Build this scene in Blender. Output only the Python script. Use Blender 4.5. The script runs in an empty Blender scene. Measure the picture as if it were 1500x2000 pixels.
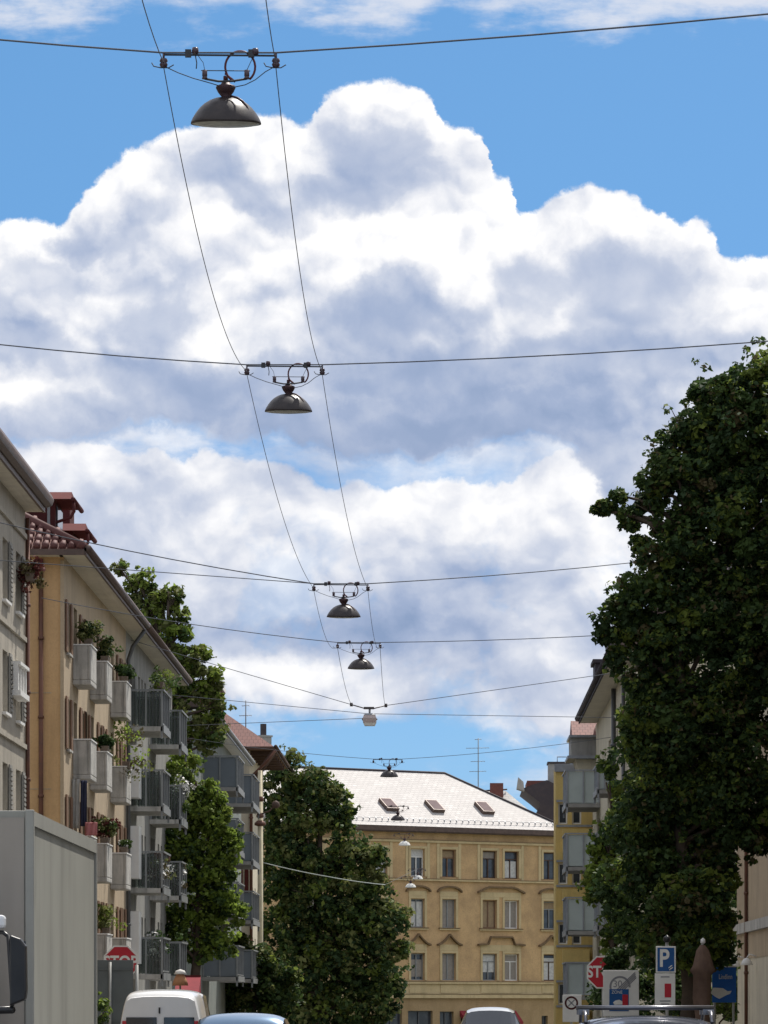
import bpy, math, random
import numpy as np
from mathutils import Vector, Matrix

# ------------------------------------------------------------------ camera
# The street runs along +Y; the eye is 1.6 m above the road.
F = 7500.0                      # focal length in photo pixels (photo 1500 x 2000)
VX, VY = 861.0, 1964.0          # vanishing point of the street in the photo
S = bpy.context.scene
cam_d = bpy.data.cameras.new('camera'); cam = bpy.data.objects.new('camera', cam_d)
S.collection.objects.link(cam); S.camera = cam
cam.location = (0, 0, 1.6); cam.rotation_euler = (math.radians(90), 0, 0)
cam_d.sensor_fit = 'VERTICAL'; cam_d.sensor_height = 36; cam_d.lens = F / 2000 * 36
cam_d.shift_x = -(VX - 750) / 2000; cam_d.shift_y = (VY - 1000) / 2000
cam_d.clip_start = 0.5; cam_d.clip_end = 6000

# ------------------------------------------------------------------ exposure
S.view_settings.view_transform = 'Standard'; S.view_settings.look = 'None'
S.view_settings.gamma = 1; S.view_settings.exposure = 0.5
SUN_EL, SUN_AZ = 57.0, 27.0     # degrees; azimuth measured from +Y towards +X
SUN_STRENGTH = 3.6
SKY_STRENGTH = 0.096
CLOUD_GAIN = 0.74

# ------------------------------------------------------------------ sun
sl = bpy.data.lights.new('sun', 'SUN'); sl.energy = SUN_STRENGTH; sl.angle = math.radians(0.5)
sl.color = (1.0, 0.95, 0.87)
sun = bpy.data.objects.new('sun', sl); S.collection.objects.link(sun)
e_, a_ = math.radians(SUN_EL), math.radians(SUN_AZ)
sdir = Vector((math.cos(e_) * math.sin(a_), math.cos(e_) * math.cos(a_), math.sin(e_)))
sun.rotation_euler = sdir.to_track_quat('Z', 'Y').to_euler(); sun.location = (30, 60, 60)

# ------------------------------------------------------------------ sky with cumulus clouds
class NT:
    def __init__(s, nt): s.nt = nt
    def n(s, t, **kw):
        nd = s.nt.nodes.new(t)
        for k, v in kw.items(): setattr(nd, k, v)
        return nd
    def set(s, sock, v):
        if hasattr(v, 'is_output') or isinstance(v, bpy.types.NodeSocket): s.nt.links.new(v, sock)
        elif v is not None: sock.default_value = v
    def m(s, op, a, b=None, c=None, clamp=False):
        nd = s.n('ShaderNodeMath', operation=op, use_clamp=clamp)
        for i, v in enumerate((a, b, c)):
            if v is not None: s.set(nd.inputs[i], v)
        return nd.outputs[0]
    def vm(s, op, a, b=None, scale=None):
        nd = s.n('ShaderNodeVectorMath', operation=op)
        s.set(nd.inputs[0], a)
        if b is not None: s.set(nd.inputs[1], b)
        if scale is not None: s.set(nd.inputs['Scale'], scale)
        return nd.outputs[1] if op in ('LENGTH', 'DISTANCE', 'DOT_PRODUCT') else nd.outputs[0]
    def noise(s, vec, scale, detail=5, rough=.55, lac=2.0, col=False, dist=0):
        nd = s.n('ShaderNodeTexNoise'); s.set(nd.inputs['Vector'], vec)
        nd.inputs['Scale'].default_value = scale; nd.inputs['Detail'].default_value = detail
        nd.inputs['Roughness'].default_value = rough; nd.inputs['Lacunarity'].default_value = lac
        nd.inputs['Distortion'].default_value = dist
        return nd.outputs['Color' if col else 'Fac']
    def comb(s, x, y, z=0.0):
        nd = s.n('ShaderNodeCombineXYZ')
        for i, v in enumerate((x, y, z)): s.set(nd.inputs[i], v)
        return nd.outputs[0]
    def sep(s, v):
        nd = s.n('ShaderNodeSeparateXYZ'); s.set(nd.inputs[0], v); return nd.outputs
    def ss(s, v, a, b, lo=0.0, hi=1.0):
        nd = s.n('ShaderNodeMapRange', interpolation_type='SMOOTHSTEP'); s.set(nd.inputs[0], v)
        for i, q in enumerate((a, b, lo, hi)): s.set(nd.inputs[1 + i], q)
        return nd.outputs[0]
    def lin(s, v, a, b, lo=0.0, hi=1.0):
        nd = s.n('ShaderNodeMapRange'); s.set(nd.inputs[0], v)
        for i, q in enumerate((a, b, lo, hi)): s.set(nd.inputs[1 + i], q)
        return nd.outputs[0]
    def mix(s, f, a, b):
        nd = s.n('ShaderNodeMix', data_type='RGBA'); s.set(nd.inputs[0], f)
        s.set(nd.inputs[6], a); s.set(nd.inputs[7], b); return nd.outputs[2]
    def mixf(s, f, a, b):
        nd = s.n('ShaderNodeMix', data_type='FLOAT'); s.set(nd.inputs[0], f)
        s.set(nd.inputs[2], a); s.set(nd.inputs[3], b); return nd.outputs[0]
    def ramp(s, f, stops):
        nd = s.n('ShaderNodeValToRGB'); s.set(nd.inputs[0], f)
        el = nd.color_ramp.elements
        while len(el) < len(stops): el.new(0.5)
        for e, (p, c) in zip(el, stops): e.position = p; e.color = (*c, 1)
        return nd.outputs[0]
    def curve(s, x, pts):
        """height profile: pts are (azimuth px/1500, height 0..1)"""
        nd = s.n('ShaderNodeFloatCurve'); s.set(nd.inputs['Value'], x)
        c = nd.mapping.curves[0]
        for i, (px, h) in enumerate(pts):
            if i == 0: c.points[0].location = (px, h)
            elif i == len(pts) - 1: c.points[-1].location = (px, h)
            else: c.points.new(px, h)
        for p in c.points: p.handle_type = 'AUTO'
        nd.mapping.use_clip = True
        nd.mapping.update(); return nd.outputs[0]

def build_sky():
    w = bpy.data.worlds.new('World'); S.world = w; w.use_nodes = True
    w.cycles.sampling_method = 'MANUAL'; w.cycles.sample_map_resolution = 256
    w.node_tree.nodes.clear(); k = NT(w.node_tree)
    out = k.n('ShaderNodeOutputWorld'); bg = k.n('ShaderNodeBackground')
    sky = k.n('ShaderNodeTexSky', sky_type='NISHITA')
    sky.sun_disc = False; sky.sun_elevation = e_; sky.sun_rotation = a_
    sky.altitude = 600; sky.air_density = 1.0; sky.dust_density = 0.25; sky.ozone_density = 2.2
    d = k.n('ShaderNodeTexCoord').outputs['Generated']     # view direction
    k.set(sky.inputs['Vector'], k.vm('NORMALIZE', k.vm('ADD', d, (0.0, 0.0, 0.24))))
    x, y, z = k.sep(d)
    ya = k.m('MAXIMUM', k.m('ABSOLUTE', y), 0.12)
    A = k.m('MULTIPLY', k.m('DIVIDE', x, ya), F / 1500)      # tangent of azimuth, scaled
    B = k.m('MULTIPLY', k.m('DIVIDE', z, ya), F / 1500)
    P = k.comb(k.m('ADD', A, VX / 1500), B, 0.0)              # (px/1500, height/1500)
    # warp: big soft swirls + cauliflower
    w1 = k.vm('SUBTRACT', k.noise(P, 5.0, 2, .5, col=True), (.5, .5, .5))
    w2 = k.vm('SUBTRACT', k.noise(P, 17.0, 7, .64, col=True), (.5, .5, .5))
    Pw = k.vm('ADD', P, k.vm('SCALE', w1, scale=0.035)); Pw = k.vm('ADD', Pw, k.vm('SCALE', w2, scale=0.052))
    Pf = k.vm('ADD', P, k.vm('SCALE', w1, scale=0.06)); Pf = k.vm('ADD', Pf, k.vm('SCALE', w2, scale=0.026))
    # relief group: billows
    g = bpy.data.node_groups.new('billows', 'ShaderNodeTree'); q = NT(g)
    g.interface.new_socket('P', in_out='INPUT', socket_type='NodeSocketVector')
    g.interface.new_socket('H', in_out='OUTPUT', socket_type='NodeSocketFloat')
    gi = q.n('NodeGroupInput'); go = q.n('NodeGroupOutput')
    def vor(v, sc, sm=.35):
        nd = q.n('ShaderNodeTexVoronoi', feature='SMOOTH_F1', voronoi_dimensions='2D'); q.set(nd.inputs['Vector'], v)
        nd.inputs['Scale'].default_value = sc; nd.inputs['Smoothness'].default_value = sm
        return nd.outputs['Distance']
    p0 = gi.outputs[0]
    h = q.m('MULTIPLY', vor(p0, 5.5, .45), -0.75)
    h = q.m('MULTIPLY_ADD', vor(p0, 12.0, .25), -0.42, h)
    h = q.m('MULTIPLY_ADD', vor(p0, 30.0, .25), -0.11, h)
    h = q.m('MULTIPLY_ADD', q.noise(p0, 5, 6, .50), 1.0, h)
    g.links.new(h, go.inputs[0])
    def bil(v):
        nd = k.n('ShaderNodeGroup'); nd.node_tree = g; k.set(nd.inputs[0], v); return nd.outputs[0]
    h0 = bil(Pf); h1 = bil(k.vm('ADD', Pf, (0.004, 0.013, 0))); h2 = bil(k.vm('ADD', Pf, (0.012, 0.045, 0)))
    emb = k.m('ADD', k.m('MULTIPLY', k.m('SUBTRACT', h0, h1), 2.3), k.m('MULTIPLY', k.m('SUBTRACT', h0, h2), 0.80))
    px, py, _ = k.sep(Pw)
    low = k.noise(P, 3.2, 3, .5)
    fine = k.noise(Pf, 26, 4, .6)
    def prof(pts):      # photo pixels -> curve
        return k.m('MULTIPLY', 1.6, k.curve(k.m('MULTIPLY_ADD', px, 0.8, 0.1), [((a / 1500) * .8 + .1, (VY - b) / 2400) for a, b in pts]))
    def layer(pts, top_len, s0, s1, rel, soft=0.011):
        e = prof(pts); D = k.m('SUBTRACT', e, py)
        D = k.m('MULTIPLY_ADD', k.m('SUBTRACT', h0, 0.0), 0.020, D)
        al = k.ss(D, 0.0, soft)
        body = k.lin(D, 0.0, top_len, s0, s1)
        sh = k.m('ADD', body, k.m('MULTIPLY', emb, rel))
        return al, sh
    L = []
    # main heap, back wall
    L.append(layer([(-100, 450), (0, 438), (60, 425), (130, 403), (165, 372), (215, 335), (262, 303), (340, 265), (400, 238), (520, 215),
                    (600, 228), (625, 195), (650, 168), (685, 150), (730, 146), (770, 140), (815, 155), (848, 182), (866, 222),
                    (905, 240), (938, 268), (948, 315), (990, 345), (1003, 392), (1040, 393), (1090, 372), (1140, 345),
                    (1200, 352), (1252, 368), (1290, 410), (1322, 440), (1352, 424), (1392, 452), (1412, 488), (1452, 500), (1500, 496), (1600, 480)],
                   0.10, 1.10, 0.86, 0.62))
    # front billows
    L.append(layer([(-100, 640), (0, 560), (90, 520), (170, 480), (250, 440), (330, 425), (420, 400), (480, 385), (560, 430), (620, 440),
                    (680, 425), (740, 405), (800, 415), (860, 418), (920, 400), (1000, 440), (1060, 420), (1130, 400), (1200, 440),
                    (1300, 480), (1400, 520), (1500, 560), (1600, 560)], 0.10, 1.12, 0.84, 0.66, 0.02))
    L.append(layer([(-100, 700), (0, 690), (90, 640), (160, 560), (215, 520), (290, 500), (350, 520), (430, 560), (500, 580), (580, 560),
                    (640, 540), (720, 500), (800, 470), (900, 480), (960, 520), (1010, 600), (1100, 560), (1180, 500), (1280, 530),
                    (1380, 570), (1450, 560), (1500, 540), (1600, 540)], 0.12, 1.08, 0.80, 0.66, 0.03))
    # flat dark base
    L.append(layer([(-100, 780), (0, 760), (100, 740), (200, 720), (300, 700), (420, 690), (560, 660), (680, 640), (820, 650), (950, 640),
                    (1050, 610), (1130, 600), (1200, 700), (1270, 790), (1350, 840), (1430, 900), (1500, 900), (1600, 900)], 0.10, 0.80, 0.42, 0.42, 0.06))
    col_al, sh = None, None
    for al, s_ in L:
        if col_al is None: col_al, sh = al, s_
        else: sh = k.mixf(al, sh, s_); col_al = k.m('MAXIMUM', col_al, al)
    # broad shaded flanks of the heap (centre px, py, radii px, weight)
    Pg = k.vm('ADD', P, k.vm('SCALE', w1, scale=0.07)); Pg = k.vm('ADD', Pg, k.vm('SCALE', w2, scale=0.07)); gsum = None
    for cx_, cy_, rx_, ry_, wt in [(720, 285, 120, 95, .50), (690, 370, 110, 55, .45), (400, 350, 110, 55, .38), (140, 470, 60, 50, .42), (250, 470, 60, 40, .30), (80, 540, 110, 60, .40), (310, 610, 120, 70, .50),
                                   (760, 610, 150, 85, .58), (1230, 560, 170, 120, .55), (1050, 560, 90, 110, .40), (520, 610, 70, 50, .2), (60, 690, 130, 60, .45), (400, 740, 260, 55, .55), (850, 720, 260, 60, .50),
                                   (1200, 690, 260, 60, .50), (830, 830, 300, 70, .70), (300, 790, 200, 45, .40), (1330, 640, 110, 90, .35)]:
        dv = k.vm('MULTIPLY', k.vm('SUBTRACT', Pg, (cx_ / 1500, (VY - cy_) / 1500, 0)), (1500 / rx_, 1500 / ry_, 0))
        g_ = k.m('MULTIPLY', k.ss(k.vm('LENGTH', dv), 1.25, .25), wt)
        gsum = g_ if gsum is None else k.m('MAXIMUM', gsum, g_)
    sh = k.m('SUBTRACT', sh, k.m('MULTIPLY', gsum, 0.92))
    # the shaded flanks are smoother than the lit billows
    smooth = k.m('SUBTRACT', k.m('SUBTRACT', .98, k.m('MULTIPLY', gsum, .95)), k.m('MULTIPLY', emb, -.22))
    sh = k.mixf(k.ss(gsum, .12, .55, 0, .72), sh, smooth)
    sh = k.m('ADD', sh, k.m('MULTIPLY', k.m('SUBTRACT', fine, .55), k.m('SUBTRACT', .55, k.m('MULTIPLY', gsum, .6))))
    sh = k.m('MAXIMUM', sh, .12)
    # underside of the heap: blue shows below it
    bot = prof([(-100, 900), (0, 890), (120, 880), (240, 858), (300, 845), (380, 850), (480, 868), (560, 862), (620, 882), (700, 900), (800, 905),
                (900, 895), (1000, 880), (1080, 880), (1150, 930), (1200, 1000), (1300, 1000), (1500, 1000), (1600, 1000)])
    bm = k.ss(k.m('MULTIPLY_ADD', k.m('SUBTRACT', fine, .5), 0.03, k.m('SUBTRACT', py, bot)), -0.006, 0.02)
    col_al = k.m('MULTIPLY', col_al, bm)
    # lower bank
    al2, s2 = layer([(-100, 860), (0, 865), (100, 850), (200, 850), (250, 868), (300, 858), (360, 885), (400, 850), (450, 870), (500, 878), (560, 890),
                     (620, 925), (680, 905), (740, 930), (800, 905), (860, 905), (940, 925), (1020, 905), (1100, 870), (1200, 850),
                     (1300, 800), (1400, 760), (1500, 740), (1600, 740)], 0.10, 0.95, 0.74, 0.42, 0.016)
    big = k.noise(k.vm('MULTIPLY', Pf, (1, 1.7, 1)), 4.2, 5, .55)
    s2 = k.m('ADD', s2, k.m('MULTIPLY', k.m('SUBTRACT', big, .50), 1.6)); s2 = k.m('ADD', s2, k.m('MULTIPLY', k.m('SUBTRACT', fine, .55), .4))
    s2 = k.m('MAXIMUM', s2, 0.06)
    # dark streaks low down
    st = k.ss(k.m('ABSOLUTE', k.m('SUBTRACT', py, (VY - 1245) / 1500)), 0.0, 0.045, 1.0, 0.0)
    stx = k.m('MULTIPLY', st, k.ss(px, 1.0, .2)); s2 = k.m('SUBTRACT', s2, k.m('MULTIPLY', stx, 0.55))
    # it breaks up towards the horizon: clear blue around photo rows 1390-1500
    gap = k.m('ADD', k.m('ADD', py, k.m('MULTIPLY', k.m('SUBTRACT', big, .5), 0.35)),
              k.m('MULTIPLY', k.m('SUBTRACT', px, .5), 0.16))
    fade = k.ss(gap, (VY - 1450) / 1500, (VY - 1360) / 1500)
    al2 = k.m('MULTIPLY', al2, fade)
    holes = k.ss(k.noise(Pf, 6.5, 5, .6), 0.36, 0.46); al2 = k.m('MULTIPLY', al2, k.mixf(k.ss(py, .75, .5), 1.0, k.mixf(holes, .75, 1.0)))
    # haze wisps near the horizon
    wsp = k.noise(k.vm('MULTIPLY', P, (1, 2.2, 1)), 5.0, 6, .62)
    al3 = k.m('MULTIPLY', k.ss(wsp, .46, .74), 0.75); al3 = k.m('MULTIPLY', al3, k.ss(py, 0.5, 0.33))
    al4 = k.ss(k.m('ADD', k.noise(k.vm('MULTIPLY', P, (1, 3.0, 1)), 4.5, 7, .6), k.m('MULTIPLY', k.m('SUBTRACT', py, (VY - 70) / 1500), 4.0)), .50, .78)
    veil = k.m('MULTIPLY', k.m('MULTIPLY', k.ss(k.m('ABSOLUTE', k.m('SUBTRACT', py, (VY - 870) / 1500)), 0.0, 0.09, 1.0, 0.0), k.ss(wsp, .25, .6)), .88)
    # compose: cloud over cloud
    al_far = k.m('MAXIMUM', al2, k.m('MAXIMUM', al3, veil))
    tot = k.m('MAXIMUM', k.m('MAXIMUM', col_al, al_far), k.m('MULTIPLY', al4, .88))
    sh_far = k.mixf(k.ss(k.m('SUBTRACT', al3, al2), 0, .2), s2, 0.80)
    shade = k.mixf(col_al, sh_far, sh)
    shade = k.mixf(k.ss(py, (VY - 130) / 1500, (VY - 100) / 1500), shade, 0.84)
    cloud = k.ramp(k.m('MULTIPLY', shade, 0.83, clamp=True),
                   [(0.0, (.255, .345, .53)), (.25, (.36, .44, .62)), (.55, (.58, .63, .75)), (.80, (.86, .87, .91)), (1.0, (1.06, 1.05, 1.04))])
    cl = k.vm('SCALE', cloud, scale=CLOUD_GAIN)
    # blue: physically based sky, a touch more saturated as the phone renders it
    hs = k.n('ShaderNodeHueSaturation'); hs.inputs['Saturation'].default_value = 1.20; hs.inputs['Hue'].default_value = 0.491
    k.set(hs.inputs['Color'], k.vm('SCALE', sky.outputs[0], scale=SKY_STRENGTH * 1.0))
    pale = k.mix(k.ss(py, .62, .22, 0.0, .62), hs.outputs[0], (.25, .43, .60, 1))
    res = k.mix(tot, pale, cl)
    k.set(bg.inputs['Color'], res); bg.inputs['Strength'].default_value = 1.0
    w.node_tree.links.new(bg.outputs[0], out.inputs['Surface'])
build_sky()

# ------------------------------------------------------------------ materials
def material(name, col, rough=.8, col2=None, nscale=3.0, amt=.5, bump=.0, bscale=60, metal=0.0, spec=.3, streak=0.0, transl=0.0, coord='Object', fine=0.0):
    m = bpy.data.materials.new(name); m.use_nodes = True
    nt = m.node_tree; nt.nodes.clear(); k = NT(nt)
    out = k.n('ShaderNodeOutputMaterial'); p = k.n('ShaderNodeBsdfPrincipled')
    p.inputs['Roughness'].default_value = rough; p.inputs['Metallic'].default_value = metal
    p.inputs['Specular IOR Level'].default_value = spec
    co = k.n('ShaderNodeTexCoord').outputs[coord]
    c = (*col, 1)
    if col2:
        f = k.noise(co, nscale, 5, .6)
        c = k.mix(k.m('MULTIPLY', k.ss(f, .35, .68), amt), (*col, 1), (*col2, 1))
        if streak:
            g = k.noise(k.vm('MULTIPLY', co, (1, 1, .12)), nscale * 2.2, 4, .6)
            c = k.mix(k.m('MULTIPLY', k.ss(g, .45, .75), streak), c, (*[v * .55 for v in col2], 1))
        if fine:
            f2 = k.noise(co, nscale * 14, 3, .7)
            c = k.mix(k.m('MULTIPLY', k.ss(f2, .4, .7), fine), c, (*[v * .6 for v in col2], 1))
    k.set(p.inputs['Base Color'], c)
    if bump:
        b = k.n('ShaderNodeBump'); b.inputs['Strength'].default_value = bump; b.inputs['Distance'].default_value = .02
        k.set(b.inputs['Height'], k.noise(co, bscale, 3, .6)); nt.links.new(b.outputs[0], p.inputs['Normal'])
    sh = p.outputs[0]
    if transl:
        t = k.n('ShaderNodeBsdfTranslucent'); k.set(t.inputs[0], c)
        mx = k.n('ShaderNodeMixShader'); mx.inputs[0].default_value = transl
        nt.links.new(sh, mx.inputs[1]); nt.links.new(t.outputs[0], mx.inputs[2]); sh = mx.outputs[0]
    nt.links.new(sh, out.inputs[0]); return m

def glass_panel(name, col, alpha):
    m = bpy.data.materials.new(name); m.use_nodes = True; nt = m.node_tree; nt.nodes.clear(); k = NT(nt)
    out = k.n('ShaderNodeOutputMaterial'); p = k.n('ShaderNodeBsdfPrincipled'); t = k.n('ShaderNodeBsdfTransparent')
    k.set(p.inputs['Base Color'], (*col, 1)); p.inputs['Roughness'].default_value = .35
    co = k.n('ShaderNodeTexCoord').outputs['Object']
    f = k.noise(co, 1.5, 3); k.set(p.inputs['Base Color'], k.mix(f, (*col, 1), (*[v * .7 for v in col], 1)))
    t.inputs[0].default_value = (.85, .92, .9, 1)
    mx = k.n('ShaderNodeMixShader'); mx.inputs[0].default_value = alpha
    nt.links.new(t.outputs[0], mx.inputs[1]); nt.links.new(p.outputs[0], mx.inputs[2]); nt.links.new(mx.outputs[0], out.inputs[0])
    return m

M = {}
M['asphalt'] = material('asphalt', (.055, .055, .058), .9, (.09, .088, .085), 1.2, .7, .3, 80)
M['paving'] = material('paving', (.28, .27, .25), .9, (.2, .19, .18), 2, .7, .3, 40)
M['kerb'] = material('kerb', (.36, .35, .33), .85, (.25, .24, .23), 3, .6, .2)
M['ground'] = material('ground', (.12, .13, .07), .95, (.17, .15, .1), .5, .7)
M['marking'] = material('marking', (.75, .75, .72), .7, (.5, .5, .48), 6, .5)
M['cream_plaster'] = material('cream_plaster', (.44, .40, .33), .9, (.33, .30, .25), 1.1, .7, .35, 30, streak=0.42, fine=.25)
M['orange_plaster'] = material('orange_plaster', (.60, .39, .20), .9, (.50, .32, .165), .9, .7, .35, 30, streak=0.31, fine=.2)
M['beige_plaster'] = material('beige_plaster', (.47, .37, .25), .9, (.38, .30, .21), .9, .7, .35, 30, streak=0.37, fine=.2)
M['grey_plaster'] = material('grey_plaster', (.31, .305, .28), .9, (.23, .225, .21), .8, .7, .3, 30, streak=0.37, fine=.2)
M['green_grey_plaster'] = material('green_grey_plaster', (.25, .275, .255), .9, (.18, .20, .19), .8, .7, .3, 30, streak=0.34, fine=.2)
M['ochre_plaster'] = material('ochre_plaster', (.62, .415, .215), .9, (.45, .30, .16), .8, .9, .35, 26, streak=0.20, fine=.3)
M['ochre_trim'] = material('ochre_trim', (.62, .49, .28), .9, (.52, .41, .23), 1.2, .7, .3, 30, streak=0.34, fine=.25)
M['ochre_dark'] = material('ochre_dark', (.44, .31, .17), .9, (.36, .25, .13), 1.0, .8, .35, 26, streak=0.34, fine=.3)
M['yellow_plaster'] = material('yellow_plaster', (.70, .52, .19), .9, (.56, .42, .17), 1.2, .6, .3, 30, streak=0.26, fine=.2)
M['pale_plaster'] = material('pale_plaster', (.62, .56, .43), .9, (.5, .45, .35), .9, .7, .3, 30, streak=0.34, fine=.2)
M['concrete'] = material('concrete', (.52, .50, .46), .9, (.38, .37, .34), 2.5, .8, .35, 40, streak=0.85, fine=.2)
M['white_paint'] = material('white_paint', (.78, .77, .74), .6, (.66, .65, .62), 3, .4)
M['soffit'] = material('soffit', (.66, .61, .50), .85, (.56, .51, .42), 1.2, .5, .1, 30, streak=.2)
M['dark_metal'] = material('dark_metal', (.065, .055, .052), .45, (.10, .085, .08), 6, .6, metal=.3)
M['brown_metal'] = material('brown_metal', (.10, .07, .06), .5, (.16, .11, .09), 4, .6, metal=.2)
M['zinc'] = material('zinc', (.34, .35, .37), .45, (.24, .25, .27), 3, .6, metal=.5)
M['red_metal'] = material('red_metal', (.085, .02, .02), .8, (.055, .018, .018), 3, .7, spec=.2)
M['red_paint'] = material('red_paint', (.11, .026, .024), .85, (.07, .02, .02), 3, .5, spec=.15)
M['copper_pipe'] = material('copper_pipe', (.16, .075, .05), .5, (.1, .06, .05), 5, .6, metal=.4)
M['dark_wood'] = material('dark_wood', (.10, .06, .045), .7, (.06, .04, .03), 4, .6)
M['brown_wood'] = material('brown_wood', (.22, .13, .08), .7, (.15, .09, .06), 4, .6)
M['glass_dark'] = material('glass_dark', (.035, .04, .05), .12, (.10, .11, .12), 1.1, .8, spec=.6)
M['curtain'] = material('curtain', (.62, .62, .60), .8, (.42, .42, .42), 6, .7)
M['blind'] = material('blind', (.30, .27, .24), .7, (.22, .2, .18), 6, .6)
M['curtain_tan'] = material('curtain_tan', (.34, .25, .15), .8, (.24, .18, .12), 6, .6)
M['red_awning'] = material('red_awning', (.26, .03, .04), .8, (.18, .02, .03), 4, .5)
M['rail_dark'] = material('rail_dark', (.10, .105, .11), .5, (.15, .15, .15), 4, .5, metal=.3)
M['rail_grey'] = material('rail_grey', (.27, .28, .28), .5, (.19, .2, .2), 4, .5, metal=.2)
M['mesh_panel'] = glass_panel('mesh_panel', (.10, .11, .10), .45)
M['shutter_grey'] = material('shutter_grey', (.30, .29, .265), .8, (.24, .23, .21), 3, .5)
M['rack_metal'] = material('rack_metal', (.22, .22, .24), .28, (.15, .15, .17), 6, .4, metal=.8)
M['smoke_glass'] = glass_panel('smoke_glass', (.20, .23, .26), .86)
M['green_glass'] = glass_panel('green_glass', (.56, .63, .61), .9)
M['truck_grey'] = material('truck_grey', (.33, .33, .295), .6, (.28, .28, .25), .8, .6, spec=.3, streak=.45)
M['truck_front'] = material('truck_front', (.34, .31, .27), .6, (.28, .255, .225), .8, .6, spec=.3, streak=.2)
M['truck_trim'] = material('truck_trim', (.33, .33, .30), .6, (.27, .27, .245), 2, .5, metal=.1)
M['black_plastic'] = material('black_plastic', (.012, .012, .014), .35, (.03, .03, .032), 4, .5, spec=.5)
M['rubber'] = material('rubber', (.02, .02, .02), .85, (.035, .035, .035), 8, .5)
M['rim'] = material('rim', (.5, .5, .52), .3, (.4, .4, .42), 5, .3, metal=.9)
M['car_glass'] = material('car_glass', (.02, .025, .035), .05, (.03, .035, .045), 2, .5, spec=.9)
M['lamp_white'] = material('lamp_white', (.8, .8, .8), .1, (.6, .6, .6), 8, .3, spec=.6)
M['lamp_red'] = material('lamp_red', (.5, .02, .03), .15, (.35, .01, .02), 8, .4, spec=.6)
def carpaint(name, c, met=.2):
    m = material(name, c, .28, tuple(v * .9 for v in c), 3, .4, metal=met, spec=.6)
    p = [n for n in m.node_tree.nodes if n.type == 'BSDF_PRINCIPLED'][0]
    p.inputs['Coat Weight'].default_value = .8; p.inputs['Coat Roughness'].default_value = .05
    return m
M['paint_white'] = carpaint('paint_white', (.84, .84, .84), 0)
M['paint_blue'] = carpaint('paint_blue', (.16, .26, .40), .5)
M['paint_silver'] = carpaint('paint_silver', (.62, .63, .64), .5)
M['paint_black'] = carpaint('paint_black', (.02, .025, .05), .3)
M['chrome'] = material('chrome', (.75, .75, .75), .15, (.6, .6, .6), 6, .3, metal=1)
M['sign_red'] = material('sign_red', (.46, .02, .035), .45, (.38, .02, .03), 4, .5)
M['sign_blue'] = material('sign_blue', (.015, .09, .27), .45, (.012, .07, .22), 4, .5)
M['ad_blue'] = material('ad_blue', (.01, .12, .46), .45, (.01, .09, .36), 4, .5)
M['sign_white'] = material('sign_white', (.74, .73, .69), .5, (.62, .61, .57), 4, .5)
M['sign_grey'] = material('sign_grey', (.22, .22, .24), .6, (.3, .3, .3), 6, .5)
M['sign_back'] = material('sign_back', (.13, .145, .145), .5, (.10, .11, .11), 2, .6, metal=.3)
M['post_grey'] = material('post_grey', (.40, .40, .38), .5, (.3, .3, .28), 5, .5, metal=.4)
M['cream_post'] = material('cream_post', (.60, .53, .36), .6, (.46, .40, .27), 3, .6)
M['brown_cloth'] = material('brown_cloth', (.17, .11, .08), .9, (.11, .07, .055), 5, .7, .2, 50)
M['wire_grey'] = material('wire_grey', (.11, .12, .145), .8, (.15, .16, .18), 3, .5)
M['cable'] = material('cable', (.05, .055, .065), .7, (.08, .085, .09), 3, .5)
M['cable_light'] = material('cable_light', (.40, .44, .42), .7, (.3, .33, .32), 3, .5)
M['cable_red'] = material('cable_red', (.12, .025, .03), .5, (.08, .02, .025), 6, .5)
M['shade_enamel'] = material('shade_enamel', (.018, .013, .015), .40, (.05, .038, .036), 5, .8, .05, 20, metal=.1, spec=.5, streak=.2, fine=.2)
M['shade_inner'] = material('shade_inner', (.45, .46, .40), .35, (.25, .26, .22), 9, .8, metal=.3, spec=.5)
M['lamp_iron'] = material('lamp_iron', (.055, .03, .035), .5, (.09, .05, .055), 8, .6, metal=.3)
M['insulator'] = material('insulator', (.05, .03, .045), .25, (.08, .04, .05), 8, .5, spec=.6)
M['lantern_glass'] = material('lantern_glass', (.45, .36, .34), .3, (.55, .48, .46), 6, .5, spec=.5)
M['pot'] = material('pot', (.17, .13, .10), .8, (.11, .09, .07), 4, .5)
M['flower_red'] = material('flower_red', (.12, .03, .025), .8, (.08, .025, .02), 9, .6, transl=.2)
M['slate'] = material('slate', (.045, .038, .045), .7, (.07, .055, .055), 3, .6, .4, 30)
M['old_brick'] = material('old_brick', (.20, .075, .06), .9, (.13, .06, .05), 4, .7, .4, 40)
M['grey_render'] = material('grey_render', (.34, .33, .31), .9, (.25, .24, .23), 2, .6, .3, 40, streak=.3)
M['bark'] = material('bark', (.10, .075, .055), .95, (.06, .045, .035), 4, .7, .6, 20)
M['white_cloth'] = material('white_cloth', (.72, .70, .66), .9, (.55, .53, .50), 3, .5)
M['navy_cloth'] = material('navy_cloth', (.03, .035, .07), .9, (.05, .05, .09), 5, .5)
M['pink_cloth'] = material('pink_cloth', (.5, .2, .2), .9, (.4, .15, .16), 5, .5)

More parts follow.
